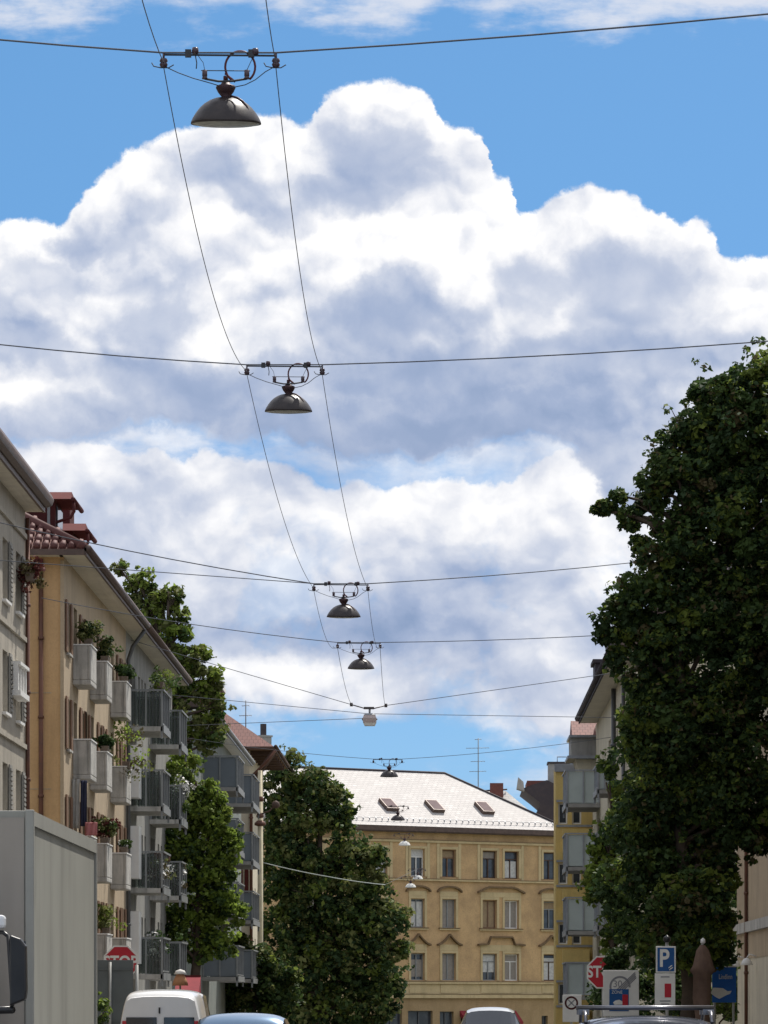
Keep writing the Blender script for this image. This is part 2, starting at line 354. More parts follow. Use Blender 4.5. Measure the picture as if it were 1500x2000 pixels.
def tile_material(name, c1, c2, c3, bw, rh, up, mortar=.02, bump=.6, off=.5):
    """roof tiles: brick texture laid in the plane of the slope (object coords: up = axis that rises)"""
    m = bpy.data.materials.new(name); m.use_nodes = True; nt = m.node_tree; nt.nodes.clear(); k = NT(nt)
    out = k.n('ShaderNodeOutputMaterial'); p = k.n('ShaderNodeBsdfPrincipled'); p.inputs['Roughness'].default_value = .7
    co = k.n('ShaderNodeTexCoord').outputs['UV']
    b = k.n('ShaderNodeTexBrick'); k.set(b.inputs['Vector'], co)
    b.inputs['Color1'].default_value = (*c1, 1); b.inputs['Color2'].default_value = (*c2, 1); b.inputs['Mortar'].default_value = (*c3, 1)
    b.inputs['Scale'].default_value = 1; b.inputs['Brick Width'].default_value = bw; b.inputs['Row Height'].default_value = rh
    b.inputs['Mortar Size'].default_value = mortar; b.offset = off; b.inputs['Mortar Smooth'].default_value = .5
    f = k.noise(co, .5, 6, .7); f2 = k.noise(co, 2.0, 5, .7)
    c = k.mix(k.m('MULTIPLY', k.ss(f, .40, .62), .8), b.outputs[0], (*c2, 1)); c = k.mix(k.m('MULTIPLY', k.ss(f2, .48, .66), .5), c, (*[v * .72 for v in c1], 1))
    k.set(p.inputs['Base Color'], c)
    bp = k.n('ShaderNodeBump'); bp.inputs['Strength'].default_value = bump; bp.inputs['Distance'].default_value = .04
    k.set(bp.inputs['Height'], k.m('SUBTRACT', 1.0, b.outputs[1])); nt.links.new(bp.outputs[0], p.inputs['Normal'])
    nt.links.new(p.outputs[0], out.inputs[0]); return m
M['tile_pale'] = tile_material('tile_pale', (.55, .52, .495), (.45, .42, .40), (.34, .31, .295), .4, .25, 'z', .012)
M['tile_white'] = tile_material('tile_white', (.60, .59, .57), (.52, .51, .49), (.42, .41, .4), .4, .25, 'z', .012)
M['tile_red'] = tile_material('tile_red', (.19, .06, .045), (.14, .048, .038), (.09, .03, .028), .24, .34, 'z', .015)
M['tile_dark'] = tile_material('tile_dark', (.10, .065, .055), (.075, .05, .045), (.03, .02, .02), .24, .34, 'z', .03)

def leafmat(name, c, c2, transl=.35, ns=1.6):
    m = material(name, c, .65, c2, ns, .8, transl=transl, spec=.22); return m
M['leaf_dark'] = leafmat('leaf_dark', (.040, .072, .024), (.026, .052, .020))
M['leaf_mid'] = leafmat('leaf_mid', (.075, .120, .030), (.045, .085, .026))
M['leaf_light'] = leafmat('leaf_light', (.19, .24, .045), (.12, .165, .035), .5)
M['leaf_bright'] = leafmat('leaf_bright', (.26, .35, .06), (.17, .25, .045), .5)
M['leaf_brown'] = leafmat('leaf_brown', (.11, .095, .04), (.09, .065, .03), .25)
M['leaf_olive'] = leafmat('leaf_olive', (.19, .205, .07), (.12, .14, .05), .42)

# ------------------------------------------------------------------ helpers
def W(px, py, d):      # photo pixel at distance d -> point of the world
    return Vector(((px - VX) * d / F, d, 1.6 + (VY - py) * d / F))
def ground_z(y):
    t = min(max((y - 110) / 130, 0), 1); return -2.0 * t * t * (3 - 2 * t)

class Plane:
    """a facade: o + u*U + n*N + z*Z"""
    def __init__(s, o, U, N): s.o = Vector(o); s.U = Vector(U).normalized(); s.N = Vector(N).normalized()
    def __call__(s, u, n, z): return s.o + s.U * u + s.N * n + Vector((0, 0, z))

class MB:
    def __init__(s): s.v = []; s.f = []; s.mi = []; s.sm = []; s.uv = {}; s.cur = 0
    def add(s, vs, fs, smooth=False):
        b = len(s.v); s.v += [Vector(v) for v in vs]
        for f in fs: s.f.append([b + i for i in f]); s.mi.append(s.cur); s.sm.append(smooth)
        return s
    def quad(s, a, b, c, d): return s.add([a, b, c, d], [(0, 1, 2, 3)])
    def box8(s, P):        # 8 corners: bottom ring 0-3, top ring 4-7
        return s.add(P, [(0, 3, 2, 1), (4, 5, 6, 7), (0, 1, 5, 4), (1, 2, 6, 5), (2, 3, 7, 6), (3, 0, 4, 7)])
    def box(s, x0, x1, y0, y1, z0, z1):
        return s.box8([(x0, y0, z0), (x1, y0, z0), (x1, y1, z0), (x0, y1, z0), (x0, y0, z1), (x1, y0, z1), (x1, y1, z1), (x0, y1, z1)])
    def bp(s, p, u0, u1, n0, n1, z0, z1):
        return s.box8([p(u0, n0, z0), p(u1, n0, z0), p(u1, n1, z0), p(u0, n1, z0), p(u0, n0, z1), p(u1, n0, z1), p(u1, n1, z1), p(u0, n1, z1)])
    def tube(s, pts, r, n=6, cap=True, smooth=True):
        pts = [Vector(p) for p in pts]; rs = r if isinstance(r, (list, tuple)) else [r] * len(pts)
        vs, fs = [], []; up = None
        for i, p in enumerate(pts):
            t = (pts[min(i + 1, len(pts) - 1)] - pts[max(i - 1, 0)]).normalized()
            if up is None: up = t.orthogonal().normalized()
            up = (up - t * up.dot(t)); up = up.normalized() if up.length > 1e-6 else t.orthogonal().normalized()
            sd = t.cross(up)
            for j in range(n):
                a = 2 * math.pi * j / n; vs.append(p + (up * math.cos(a) + sd * math.sin(a)) * rs[i])
        for i in range(len(pts) - 1):
            for j in range(n):
                fs.append((i * n + j, i * n + (j + 1) % n, (i + 1) * n + (j + 1) % n, (i + 1) * n + j))
        if cap: fs += [tuple(range(n))[::-1], tuple((len(pts) - 1) * n + j for j in range(n))]
        return s.add(vs, fs, smooth)
    def lathe(s, prof, c=(0, 0, 0), n=24, smooth=True, ax='z'):
        vs, fs = [], []; c = Vector(c)
        for r, h in prof:
            for j in range(n):
                a = 2 * math.pi * j / n
                q = (r * math.cos(a), r * math.sin(a), h) if ax == 'z' else ((h, r * math.cos(a), r * math.sin(a)) if ax == 'x' else (r * math.cos(a), h, -r * math.sin(a)))
                vs.append(c + Vector(q))
        for i in range(len(prof) - 1):
            for j in range(n): fs.append((i * n + j, i * n + (j + 1) % n, (i + 1) * n + (j + 1) % n, (i + 1) * n + j))
        return s.add(vs, fs, smooth)
    def prism(s, pts, ext):   # closed outline (list of Vectors) extruded by ext
        pts = [Vector(p) for p in pts]; ext = Vector(ext); n = len(pts)
        return s.add(pts + [p + ext for p in pts], [tuple(range(n))[::-1], tuple(range(n, 2 * n))] + [(i, (i + 1) % n, n + (i + 1) % n, n + i) for i in range(n)])
    def wall(s, p, u0, u1, z0, z1, holes, depth=.25, thick=.35):
        """facade sheet with real openings and reveals; holes = (u0,u1,z0,z1)"""
        us = sorted({u0, u1, *[h[0] for h in holes], *[h[1] for h in holes]}); zs = sorted({z0, z1, *[h[2] for h in holes], *[h[3] for h in holes]})
        for a, b in zip(us, us[1:]):
            for c, d in zip(zs, zs[1:]):
                um, zm = (a + b) / 2, (c + d) / 2
                if any(h[0] < um < h[1] and h[2] < zm < h[3] for h in holes): continue
                s.quad(p(a, 0, c), p(b, 0, c), p(b, 0, d), p(a, 0, d))
        for a, b, c, d in holes:
            s.quad(p(a, 0, c), p(a, 0, d), p(a, -depth, d), p(a, -depth, c)); s.quad(p(b, 0, d), p(b, 0, c), p(b, -depth, c), p(b, -depth, d))
            s.quad(p(a, 0, d), p(b, 0, d), p(b, -depth, d), p(a, -depth, d)); s.quad(p(b, 0, c), p(a, 0, c), p(a, -depth, c), p(b, -depth, c))
        return s
    def slope(s, a, b, c, d=None, th=0.0):
        """roof face with UV laid in its plane: a->b along the eave, then up"""
        a, b, c = Vector(a), Vector(b), Vector(c); vs = [a, b, c] + ([Vector(d)] if d is not None else [])
        e = (b - a).normalized(); n = e.cross(c - a).normalized(); u = n.cross(e)
        base = len(s.v); fi = len(s.f)
        s.add(vs, [tuple(range(len(vs)))])
        s.uv[fi] = [((v - a).dot(e), (v - a).dot(u)) for v in vs]
        return s
    def build(s, name, mats, parent=None, label=None, bevel=0):
        if not isinstance(mats, (list, tuple)): mats = [mats]
        off = parent_inv(parent)
        me = bpy.data.meshes.new(name); me.from_pydata([off @ v for v in s.v], [], s.f)
        for m in mats: me.materials.append(m if not isinstance(m, str) else M[m])
        me.polygons.foreach_set('material_index', s.mi); me.polygons.foreach_set('use_smooth', s.sm)
        if s.uv:
            ul = me.uv_layers.new(name='UVMap')
            for fi, co in s.uv.items():
                for li, q in zip(me.polygons[fi].loop_indices, co): ul.data[li].uv = q
        me.update()
        o = bpy.data.objects.new(name, me); S.collection.objects.link(o)
        if parent is not None: o.parent = parent
        if label: o['label'] = label
        if bevel:
            b = o.modifiers.new('bevel', 'BEVEL'); b.width = bevel; b.segments = 2; b.limit_method = 'ANGLE'; b.angle_limit = math.radians(40)
        return o
ROOTM = {}
def parent_inv(o):
    while o is not None and o.name not in ROOTM: o = o.parent
    return ROOTM[o.name].inverted() if o is not None else Matrix.Identity(4)
def thing(name, label, cat, loc=(0, 0, 0), group=None):
    o = bpy.data.objects.new(name, None); S.collection.objects.link(o); o.location = loc
    o.empty_display_size = .3
    o['label'] = label; o['category'] = cat
    if group: o['group'] = group
    ROOTM[o.name] = Matrix.Translation(Vector(loc)); return o
def tag(o, label, cat, group=None):
    o['label'] = label; o['category'] = cat
    if group: o['group'] = group
    return o
def struct(o): o['kind'] = 'structure'; return o
def copy_tree(o, parent=None):
    c = o.copy(); S.collection.objects.link(c)
    if parent is not None: c.parent = parent
    for ch in [q for q in o.children]: copy_tree(ch, c)
    return c
def text_mesh(name, txt, size, center, mat, parent, ext=.004, sx=1.0, shear=0, bold=0.0, label=None):
    cu = bpy.data.curves.new('t', 'FONT'); cu.body = txt; cu.size = size; cu.extrude = ext; cu.align_x = 'CENTER'; cu.align_y = 'CENTER'
    cu.shear = shear; cu.offset = bold
    t = bpy.data.objects.new('t', cu); S.collection.objects.link(t); bpy.context.view_layer.update()
    me = bpy.data.meshes.new_from_object(t.evaluated_get(bpy.context.evaluated_depsgraph_get())); bpy.data.objects.remove(t)
    me.name = name; off = parent_inv(parent); c = Vector(center)
    for v in me.vertices:
        q = v.co; v.co = off @ Vector((c.x + q.x * sx, c.y - q.z, c.z + q.y))
    me.materials.clear(); me.materials.append(M[mat]); o = bpy.data.objects.new(name, me); S.collection.objects.link(o); o.parent = parent
    return o

def window(root, p, u, z, w, h, depth=.22, frame='white_paint', pane='glass_dark', style='cross', cover=None, sill=None, kind='window', label=None):
    """window = frame mesh with pane, curtain, sill as sub-parts. u,z = lower-left of the opening"""
    t = .07; f = MB(); n0, n1 = -depth, -depth + .06
    f.bp(p, u + .003, u + t, n0, n1, z + .003, z + h - .003); f.bp(p, u + w - t, u + w - .003, n0, n1, z + .003, z + h - .003)
    f.bp(p, u + t, u + w - t, n0, n1, z + .003, z + t); f.bp(p, u + t, u + w - t, n0, n1, z + h - t, z + h - .003)
    if style in ('cross', 'tee'):
        zz = z + h * .70
        f.bp(p, u + t, u + w - t, n0, n1 + .01, zz, zz + .06); f.bp(p, u + w / 2 - .035, u + w / 2 + .035, n0, n1 + .012, z + t, zz)
    elif style == 'mid': f.bp(p, u + w / 2 - .04, u + w / 2 + .04, n0, n1 + .01, z + t, z + h - t)
    fo = f.build(kind, frame, root, label)
    g = MB(); g.bp(p, u + .02, u + w - .02, n0 - .05, n0 - .01, z + .02, z + h - .02); g.build('pane', pane, fo)
    if cover:
        c = MB(); mat, f0, f1 = cover
        c.bp(p, u + t + .004, u + w - t - .004, n0 + .004, n0 + .02, z + t + (h - 2 * t) * f0 + .004, z + t + (h - 2 * t) * f1 - .004); c.build('curtain', mat, fo)
    if sill:
        c = MB(); c.bp(p, u - .08, u + w + .08, -depth + .06, .10, z - .07, z - .003); c.build('sill', sill, fo)
    return fo

# ------------------------------------------------------------------ ground, road, pavements
def strip(name, x0, x1, zoff, mat, y0=-20, y1=250, n=60, side=False, th=.14):
    m = MB(); ys = [y0 + (y1 - y0) * i / n for i in range(n + 1)]
    for a, b in zip(ys, ys[1:]):
        za, zb = ground_z(a) + zoff, ground_z(b) + zoff
        m.quad((x0, a, za), (x1, a, za), (x1, b, zb), (x0, b, zb))
        if side:
            for X in (x0, x1): m.quad((X, a, za), (X, b, zb), (X, b, zb - th), (X, a, za - th))
    return struct(m.build(name, mat))
strip('ground', -900, 900, -.10, 'ground', -60, 3000, 200)
strip('road', -7.55, 3.35, 0, 'asphalt', -20, 246)
strip('pavement', -10.9, -7.7, .12, 'paving', -20, 246); strip('pavement', 3.5, 10, .12, 'paving', -20, 246)
strip('kerb', -7.7, -7.55, .13, 'kerb', -20, 246, side=True, th=.2); strip('kerb', 3.35, 3.5, .13, 'kerb', -20, 246, side=True, th=.2)
m = MB()
for i in range(40):
    y = i * 6.0
    if y < 235: m.quad((-2.16, y, ground_z(y) + .006), (-2.04, y, ground_z(y) + .006), (-2.04, y + 3, ground_z(y + 3) + .006), (-2.16, y + 3, ground_z(y + 3) + .006))
struct(m.build('road_marking', 'marking'))

# ------------------------------------------------------------------ buildings: shared pieces
def gutter(m, pts, r=.09): m.tube(pts, r, 8)
LX = -10.5

def eave_roof(root, x_wall, over, y0, y1, z, sgn, pitch, depth, roofmat, sof='soffit', fas='dark_metal', fh=.30, hip0=False, hip1=False, parts=True, ov0=.0, ov1=.0):
    """roof above a facade parallel to the street. sgn=+1: the street is on the +X side. hip0/hip1: hipped at near / far end"""
    xo = x_wall + sgn * over; t = math.tan(math.radians(pitch)); a0, a1 = y0 - ov0, y1 + ov1
    xb = x_wall - sgn * depth; half = abs(xo - xb) / 2; xr = (xo + xb) / 2; zr = z + fh * .5 + half * t; ze = z + fh * .5
    h0 = half if hip0 else 0; h1 = half if hip1 else 0
    r = MB()
    def sl(a, b, c, d=None):
        r.slope(a, b, c, d)
    A, B_, C_, D_ = (xo, a0, ze), (xo, a1, ze), (xb, a1, ze), (xb, a0, ze); R0, R1 = (xr, a0 + h0, zr), (xr, a1 - h1, zr)
    if sgn > 0: sl(A, B_, R1, R0); sl(C_, D_, R0, R1); sl(D_, A, R0) ; sl(B_, C_, R1)
    else: sl(B_, A, R0, R1); sl(D_, C_, R1, R0); sl(A, D_, R0); sl(C_, B_, R1)
    ro = r.build('roof', roofmat, root)
    s_ = MB(); s_.box(min(xo, x_wall - sgn * .1), max(xo, x_wall - sgn * .1), a0, a1, z, z + .05)
    if ov0: s_.box(min(xb, x_wall), max(xb, x_wall), a0, y0, z, z + .05)
    s_.build('soffit', sof, root)
    f = MB(); xf = xo + sgn * .06
    f.box(min(xo, xf), max(xo, xf), a0, a1, z - .02, z + fh * .62)
    f.tube([(xo + sgn * .10, a0, z + fh * .55), (xo + sgn * .10, a1, z + fh * .55)], fh * .36, 8)
    if ov0: f.box(min(xb, xo), max(xb, xo), a0 - .04, a0 - .002, z - .02, z + fh * .5)
    f.build('gutter', fas, root); return ro, (xo, a0, ze), R0, zr

def french_balcony(root, p, u, z, w=1.8, out=.52, h=1.12, mat='concrete', label=None):
    m = MB(); t = .09
    m.bp(p, u, u + w, 0.004, out, z, z + .14)
    m.bp(p, u, u + w, out - t, out, z + .14, z + h); m.bp(p, u, u + t, .004, out - t, z + .14, z + h); m.bp(p, u + w - t, u + w, .004, out - t, z + .14, z + h)
    o = m.build('balcony', mat, root, label, bevel=.025)
    c = MB(); c.bp(p, u - .02, u + w + .02, out - t - .02, out + .02, z + h + .003, z + h + .04); c.bp(p, u - .02, u + t + .02, .006, out - t - .023, z + h + .003, z + h + .04); c.build('coping', 'white_paint', o)
    return o

def cage_balcony(root, p, u, z, w=3.2, out=1.12, h=1.35, panel='mesh_panel', frame='rail_grey', slab='concrete', bars=True, posts=3):
    m = MB(); m.bp(p, u, u + w, .004, out, z, z + .16); o = m.build('balcony', slab, root)
    f = MB(); n1 = out
    for i in range(posts + 1):
        uu = u + (w - .07) * i / posts; f.bp(p, uu, uu + .07, n1 - .06, n1 + .01, z - .25 if i in (0, posts) else z + .16, z + h)
    for nn in (.02, .02 + (out - .1) / 2): f.bp(p, u - .01, u + .05, nn, nn + .06, z + .16, z + h)
    f.bp(p, u - .02, u + w + .02, n1 + .012, n1 + .06, z + h, z + h + .06); f.bp(p, u - .02, u + .06, .01, n1 + .01, z + h + .002, z + h + .06); f.bp(p, u + w - .06, u + w + .02, .01, n1 + .01, z + h + .002, z + h + .06)
    f.bp(p, u + .07, u + w - .07, n1 - .04, n1, z + .24, z + .29); f.bp(p, u - .015, u + w + .015, n1 + .012, n1 + .05, z - .04, z + .20)
    f.build('railing', frame, o)
    if bars:
        b = MB(); k_ = int(out / .11)
        for i in range(1, k_): b.bp(p, u + .01, u + .03, i * out / k_, i * out / k_ + .02, z + .16, z + h)
        k_ = int(w / .12)
        for i in range(1, k_): b.bp(p, u + i * w / k_, u + i * w / k_ + .02, n1 - .03, n1 - .012, z + .16, z + h)
        b.build('railing_bars', 'rail_dark', o)
    g = MB(); g.bp(p, u + .05, u + w - .05, n1 - .07, n1 - .062, z + .2, z + h - .02); g.bp(p, u + .055, u + .063, .03, n1 - .08, z + .2, z + h - .02); g.bp(p, u + w - .063, u + w - .055, .03, n1 - .08, z + .2, z + h - .02)
    g.build('panel', panel, o); return o

def downpipe(root, pts, r, mat, name='downpipe'):
    m = MB(); m.tube(pts, r, 8)
    for i in range(len(pts) - 1):
        a, b = Vector(pts[i]), Vector(pts[i + 1])
        if abs(a.z - b.z) > 2:
            for j in range(1, int(abs(a.z - b.z) / 2.2)):
                q = a.lerp(b, j * 2.2 / abs(a.z - b.z)); m.tube([q - Vector((0, 0, .04)), q + Vector((0, 0, .04))], r * 1.35, 8)
    return m.build(name, mat, root)

# ------------------------------------------------------------------ A: near grey-cream house on the left
A = thing('apartment_house', 'weathered cream house at the far left edge with dark eave and grey shutters', 'building', (LX, 97, 0))
pA = Plane((LX, 0, 0), (0, 1, 0), (1, 0, 0))
colsA = [34, 38, 43, 47, 52, 56, 61, 65, 70, 74, 79, 83, 88, 92.0, 94.9]
rowsA = [11.35, 8.65, 5.95, 3.2]
holes = [(u, u + 1.05, z, z + 1.5) for u in colsA for z in rowsA]
w_ = MB(); w_.wall(pA, 30, 97, -.2, 14.1, holes, .18)
w_.quad((LX, 97, -.2), (LX - 11, 97, -.2), (LX - 11, 97, 14.1), (LX, 97, 14.1)); w_.quad((LX, 30, 14.1), (LX - 11, 30, 14.1), (LX - 11, 30, -.2), (LX, 30, -.2))
w_.quad((LX - 11, 97, -.2), (LX - 11, 30, -.2), (LX - 11, 30, 14.1), (LX - 11, 97, 14.1))
w_.build('wall', 'cream_plaster', A)
for u in colsA:
    for z in rowsA:
        fo = window(A, pA, u, z, 1.05, 1.5, .18, 'white_paint', 'glass_dark', 'mid', sill='white_paint')
        if u > 85:
            for q in (u + 1.10,):
                s_ = MB()
                s_.bp(pA, q, q + .52, .02, .06, z, z + 1.5)
                for j in range(12): s_.bp(pA, q + .05, q + .47, .062, .085, z + .08 + j * .115, z + .15 + j * .115)
                s_.build('shutter', 'shutter_grey', fo)
for z in (13.35, 10.75, 8.05, 5.35, 2.7): q_ = MB(); q_.bp(pA, 30, 96.95, .004, .07, z, z + .12); q_.build('string_course', 'cream_plaster', A)
eave_roof(A, LX, .42, 30, 97, 14.1, 1, 34, 11, 'tile_dark', fas='brown_metal', fh=.52, ov1=.25)
q_ = MB()
for y in (93.4,): q_.bp(pA, y, y + 2.0, .004, .28, 9.15, 9.28); q_.bp(pA, y, y + 2.0, .004, .28, 9.9, 9.98)
for y in (93.4, 94.0, 94.6, 95.2): q_.bp(pA, y, y + .12, .1, .22, 9.28, 9.9)
q_.build('balustrade', 'white_paint', A)
downpipe(A, [(LX + .07, 96.9, 13.9), (LX + .07, 96.9, 0)], .06, 'copper_pipe')

# ------------------------------------------------------------------ B: orange house with french balconies
B = thing('apartment_house', 'orange plastered house with red tiled hip roof and small concrete balconies on the left', 'building', (LX, 107, 0))
pB = Plane((LX, 107, 0), (0, 1, 0), (1, 0, 0)); pBf = Plane((LX, 107, 0), (-1, 0, 0), (0, -1, 0))
rB = [10.75, 8.05, 5.3, 2.6]; uB = [2.5, 7.8, 14.9]
holes = []
for u in uB:
    for z in rB: holes.append((u + .35, u + 1.35, z + .14, z + 2.25))
uw = [.7, 4.9, 6.3, 10.6, 12.2, 17.6, 19.3]
for u in uw:
    for z in rB: holes.append((u, u + .85, z + .75, z + 2.2))
w_ = MB(); w_.wall(pB, 0, 21, -.2, 14.1, holes, .2); w_.build('facade', 'beige_plaster', B)
w_ = MB(); w_.wall(pBf, 0, 12, -.2, 14.1, [(4, 5.2, 11, 12.5), (4, 5.2, 8.2, 9.7), (4, 5.2, 5.4, 6.9)], .2)
w_.quad((LX - 12, 107, -.2), (LX - 12, 128, -.2), (LX - 12, 128, 14.1), (LX - 12, 107, 14.1))
w_.build('end_wall', 'orange_plaster', B)
q_ = MB(); q_.bp(pBf, .35, 11.9, .002, .012, 7.62, 7.65); q_.bp(pBf, .35, 11.9, .002, .012, 10.3, 10.33); q_.bp(pBf, 0.001, .10, .002, .05, -.1, 14.0); q_.build('corner_strip', 'beige_plaster', B)
for z in (11, 8.2, 5.4): window(B, pBf, 4, z, 1.2, 1.5, .2, sill='white_paint')
for i, u in enumerate(uB):
    for j, z in enumerate(rB):
        window(B, pB, u + .35, z + .14, 1.0, 2.11, .2, 'dark_wood', 'glass_dark', 'mid', kind='balcony_door')
        french_balcony(B, pB, u, z)
for u in uw:
    for z in rB:
        fo = window(B, pB, u, z + .75, .85, 1.45, .2, 'brown_wood', 'glass_dark', 'mid', sill='concrete')
        for q in (u - .5, u + .89): s_ = MB(); s_.bp(pB, q, q + .46, .02, .06, z + .75, z + 2.2); s_.build('shutter', 'brown_wood', fo)
# hip roof: near slope carries visible rows of rounded tiles
ro, c0, R0, zr = eave_roof(B, LX, .62, 107, 128, 14.1, 1, 30, 12, 'tile_red', fas='brown_metal', fh=.30, hip0=True, ov0=.62)
m = MB(); xo, yo, ze = c0; half = (xo - (LX - 12)) / 2; tz = math.tan(math.radians(30))
for r_ in range(9):
    s0 = r_ * .36; s1 = s0 + .44
    for i in range(24):
        x = xo - .12 - i * .24
        if xo - x < s0 + .1: continue
        a = Vector((x, yo + s0, ze + s0 * tz + .05)); b = Vector((x, yo + s1 - .02, ze + (s1 - .02) * tz + .02)); m.tube([a, b], [.105, .085], 6)
m.build('roof_tiles', 'tile_red', ro)
m = MB(); m.tube([(xo, yo, ze + .06), (xo - half, yo + half, ze + half * tz + .06)], .13, 8); m.build('ridge_tiles', 'tile_red', ro)
def gable_dormer(root, y, x_front, x_back, w, z0, z1, over):
    m = MB(); m.box(x_back, x_front, y, y + w, z0, z1); d_ = m.build('dormer', 'red_metal', root)
    r = MB(); xf = x_front + over
    r.prism([(xf, y - .25, z1), (xf, y + w + .25, z1), (xf - .1, y + w / 2, z1 + .36)], (x_back - xf, 0, 0)); r.build('dormer_roof', 'red_paint', d_)
    g = MB(); g.tube([(xf + .06, y - .3, z1 - .02), (xf + .06, y + w + .3, z1 - .02)], .07, 8)
    g.tube([(xf + .06, y - .2, z1 - .05), (xf + .08, y - .2, z1 - .35), (xf - .02, y - .2, z1 - .52), (x_front + .05, y - .2, z1 - .66)], .045, 8); g.build('dormer_gutter', 'red_metal', d_)
    g = MB(); g.box(x_front + .003, x_front + .05, y + .3, y + w - .3, z0 + .75, z1 - .15); g.build('dormer_window', 'glass_dark', d_)
    g = MB(); g.box(x_front - .22, x_front - .14, y - .03, y - .004, z0 + .3, z1 - .1); g.build('dormer_trim', 'rail_grey', d_)
gable_dormer(B, 109.0, -10.95, -13.2, 2.0, 14.5, 15.95, .48)
gable_dormer(B, 114.2, -10.95, -13.2, 2.0, 14.5, 15.70, .40)
downpipe(B, [W(80, 1092, 106.92), W(80, 2000, 106.92)], .065, 'copper_pipe')
downpipe(B, [(xo + .05, 127.7, 14.1), (LX + .25, 127.8, 13.55), (LX + .1, 127.8, 13.1), (LX + .1, 127.8, 0)], .07, 'rail_dark')
m = MB(); m.box(-12.6, -11.4, 118, 119.4, 15, 17.1); m.build('chimney', 'red_metal', B)

# ------------------------------------------------------------------ C2: grey house with caged balconies
C2 = thing('apartment_house', 'grey apartment house with dark caged balconies between the orange house and the leaning tree', 'building', (LX, 128, 0))
pC = Plane((LX, 128, 0), (0, 1, 0), (1, 0, 0)); rC = [10.85, 8.15, 5.4, 2.5]
holes = []
uc = [1.4, 10.4]; ucw = [5.2, 6.6, 8.0, 14.4, 16.0, 18.2, 20.0]
for u in uc:
    for z in rC: holes.append((u + .5, u + 2.6, z + .16, z + 2.3))
for u in ucw:
    for z in rC: holes.append((u, u + .8, z + .8, z + 2.2))
w_ = MB(); w_.wall(pC, 0.005, 22, -.8, 14.1, holes, .2)
w_.quad((LX, 150, -.8), (LX - 12, 150, -.8), (LX - 12, 150, 14.1), (LX, 150, 14.1)); w_.quad((LX - 12, 128, -.8), (LX - 12, 150, -.8), (LX - 12, 150, 14.1), (LX - 12, 128, 14.1))
w_.build('wall', 'grey_plaster', C2)
for u in uc:
    for z in rC:
        window(C2, pC, u + .5, z + .16, 2.1, 2.14, .2, 'dark_wood', 'glass_dark', 'mid', kind='balcony_door')
        cage_balcony(C2, pC, u, z)
for u in ucw:
    for z in rC: window(C2, pC, u, z + .8, .8, 1.4, .2, 'white_paint', 'glass_dark', 'mid', cover=('curtain', .1, .9) if u < 8 else None, sill='concrete')
for z in (8.55, 5.85, 3.0):      # white slatted blinds hung beside the near balconies
    q_ = MB(); q_.bp(pC, .15, 1.3, .02, .05, z, z + 1.75)
    for i in range(6): q_.bp(pC, .2 + i * .19, .2 + i * .19 + .12, .045, .42, z, z + 1.75)
    q_.build('slatted_screen', 'white_paint', C2)
eave_roof(C2, LX, .60, 128.01, 150, 14.1, 1, 32, 12, 'tile_dark', sof='soffit', fas='brown_metal', fh=.32)

# ------------------------------------------------------------------ G3: green-grey house behind the left trees
G3 = thing('apartment_house', 'dull green-grey apartment house with wide boarded balconies behind the leaning tree', 'building', (LX, 164, 0))
pG = Plane((LX, 164, 0), (0, 1, 0), (1, 0, 0)); rG = [11.05, 8.3, 5.5, 2.7]
holes = []; ug = [5, 18.5]; ugw = [1.5, 10.2, 12.4, 14.6, 24, 26.5, 29, 31.5, 34]
for u in ug:
    for z in rG: holes.append((u + .5, u + 2.8, z + .16, z + 2.3))
for u in ugw:
    for z in rG: holes.append((u, u + .95, z + .8, z + 2.2))
w_ = MB(); w_.wall(pG, 0, 38, -2.2, 14.2, holes, .2)
w_.quad((LX - 12, 164, -2.2), (LX, 164, -2.2), (LX, 164, 14.2), (LX - 12, 164, 14.2)); w_.quad((LX - 12, 202, -2.2), (LX - 12, 164, -2.2), (LX - 12, 164, 14.2), (LX - 12, 202, 14.2))
w_.build('wall', 'green_grey_plaster', G3)
for u in ug:
    for z in rG:
        window(G3, pG, u + .5, z + .16, 2.3, 2.14, .2, 'dark_wood', 'glass_dark', 'mid', kind='balcony_door')
        cage_balcony(G3, pG, u, z, 5.2 if u < 10 else 6.5, 1.55, 1.5, 'smoke_glass', 'rail_grey', 'grey_render', bars=False, posts=4)
for u in ugw:
    for z in rG: window(G3, pG, u, z + .8, .95, 1.4, .2, 'white_paint', 'glass_dark', 'mid', sill='concrete')
eave_roof(G3, LX, .55, 164, 202, 14.2, 1, 33, 12, 'tile_dark', sof='white_paint', fas='zinc', fh=.3)
m = MB(); m.box(-11.4, -10.3, 179, 182, 14.4, 16.4); m.build('dormer', 'red_metal', G3)
m = MB(); m.box(-11.45, -10.2, 178.8, 182.2, 16.403, 16.6); m.build('dormer_roof', 'white_paint', G3)

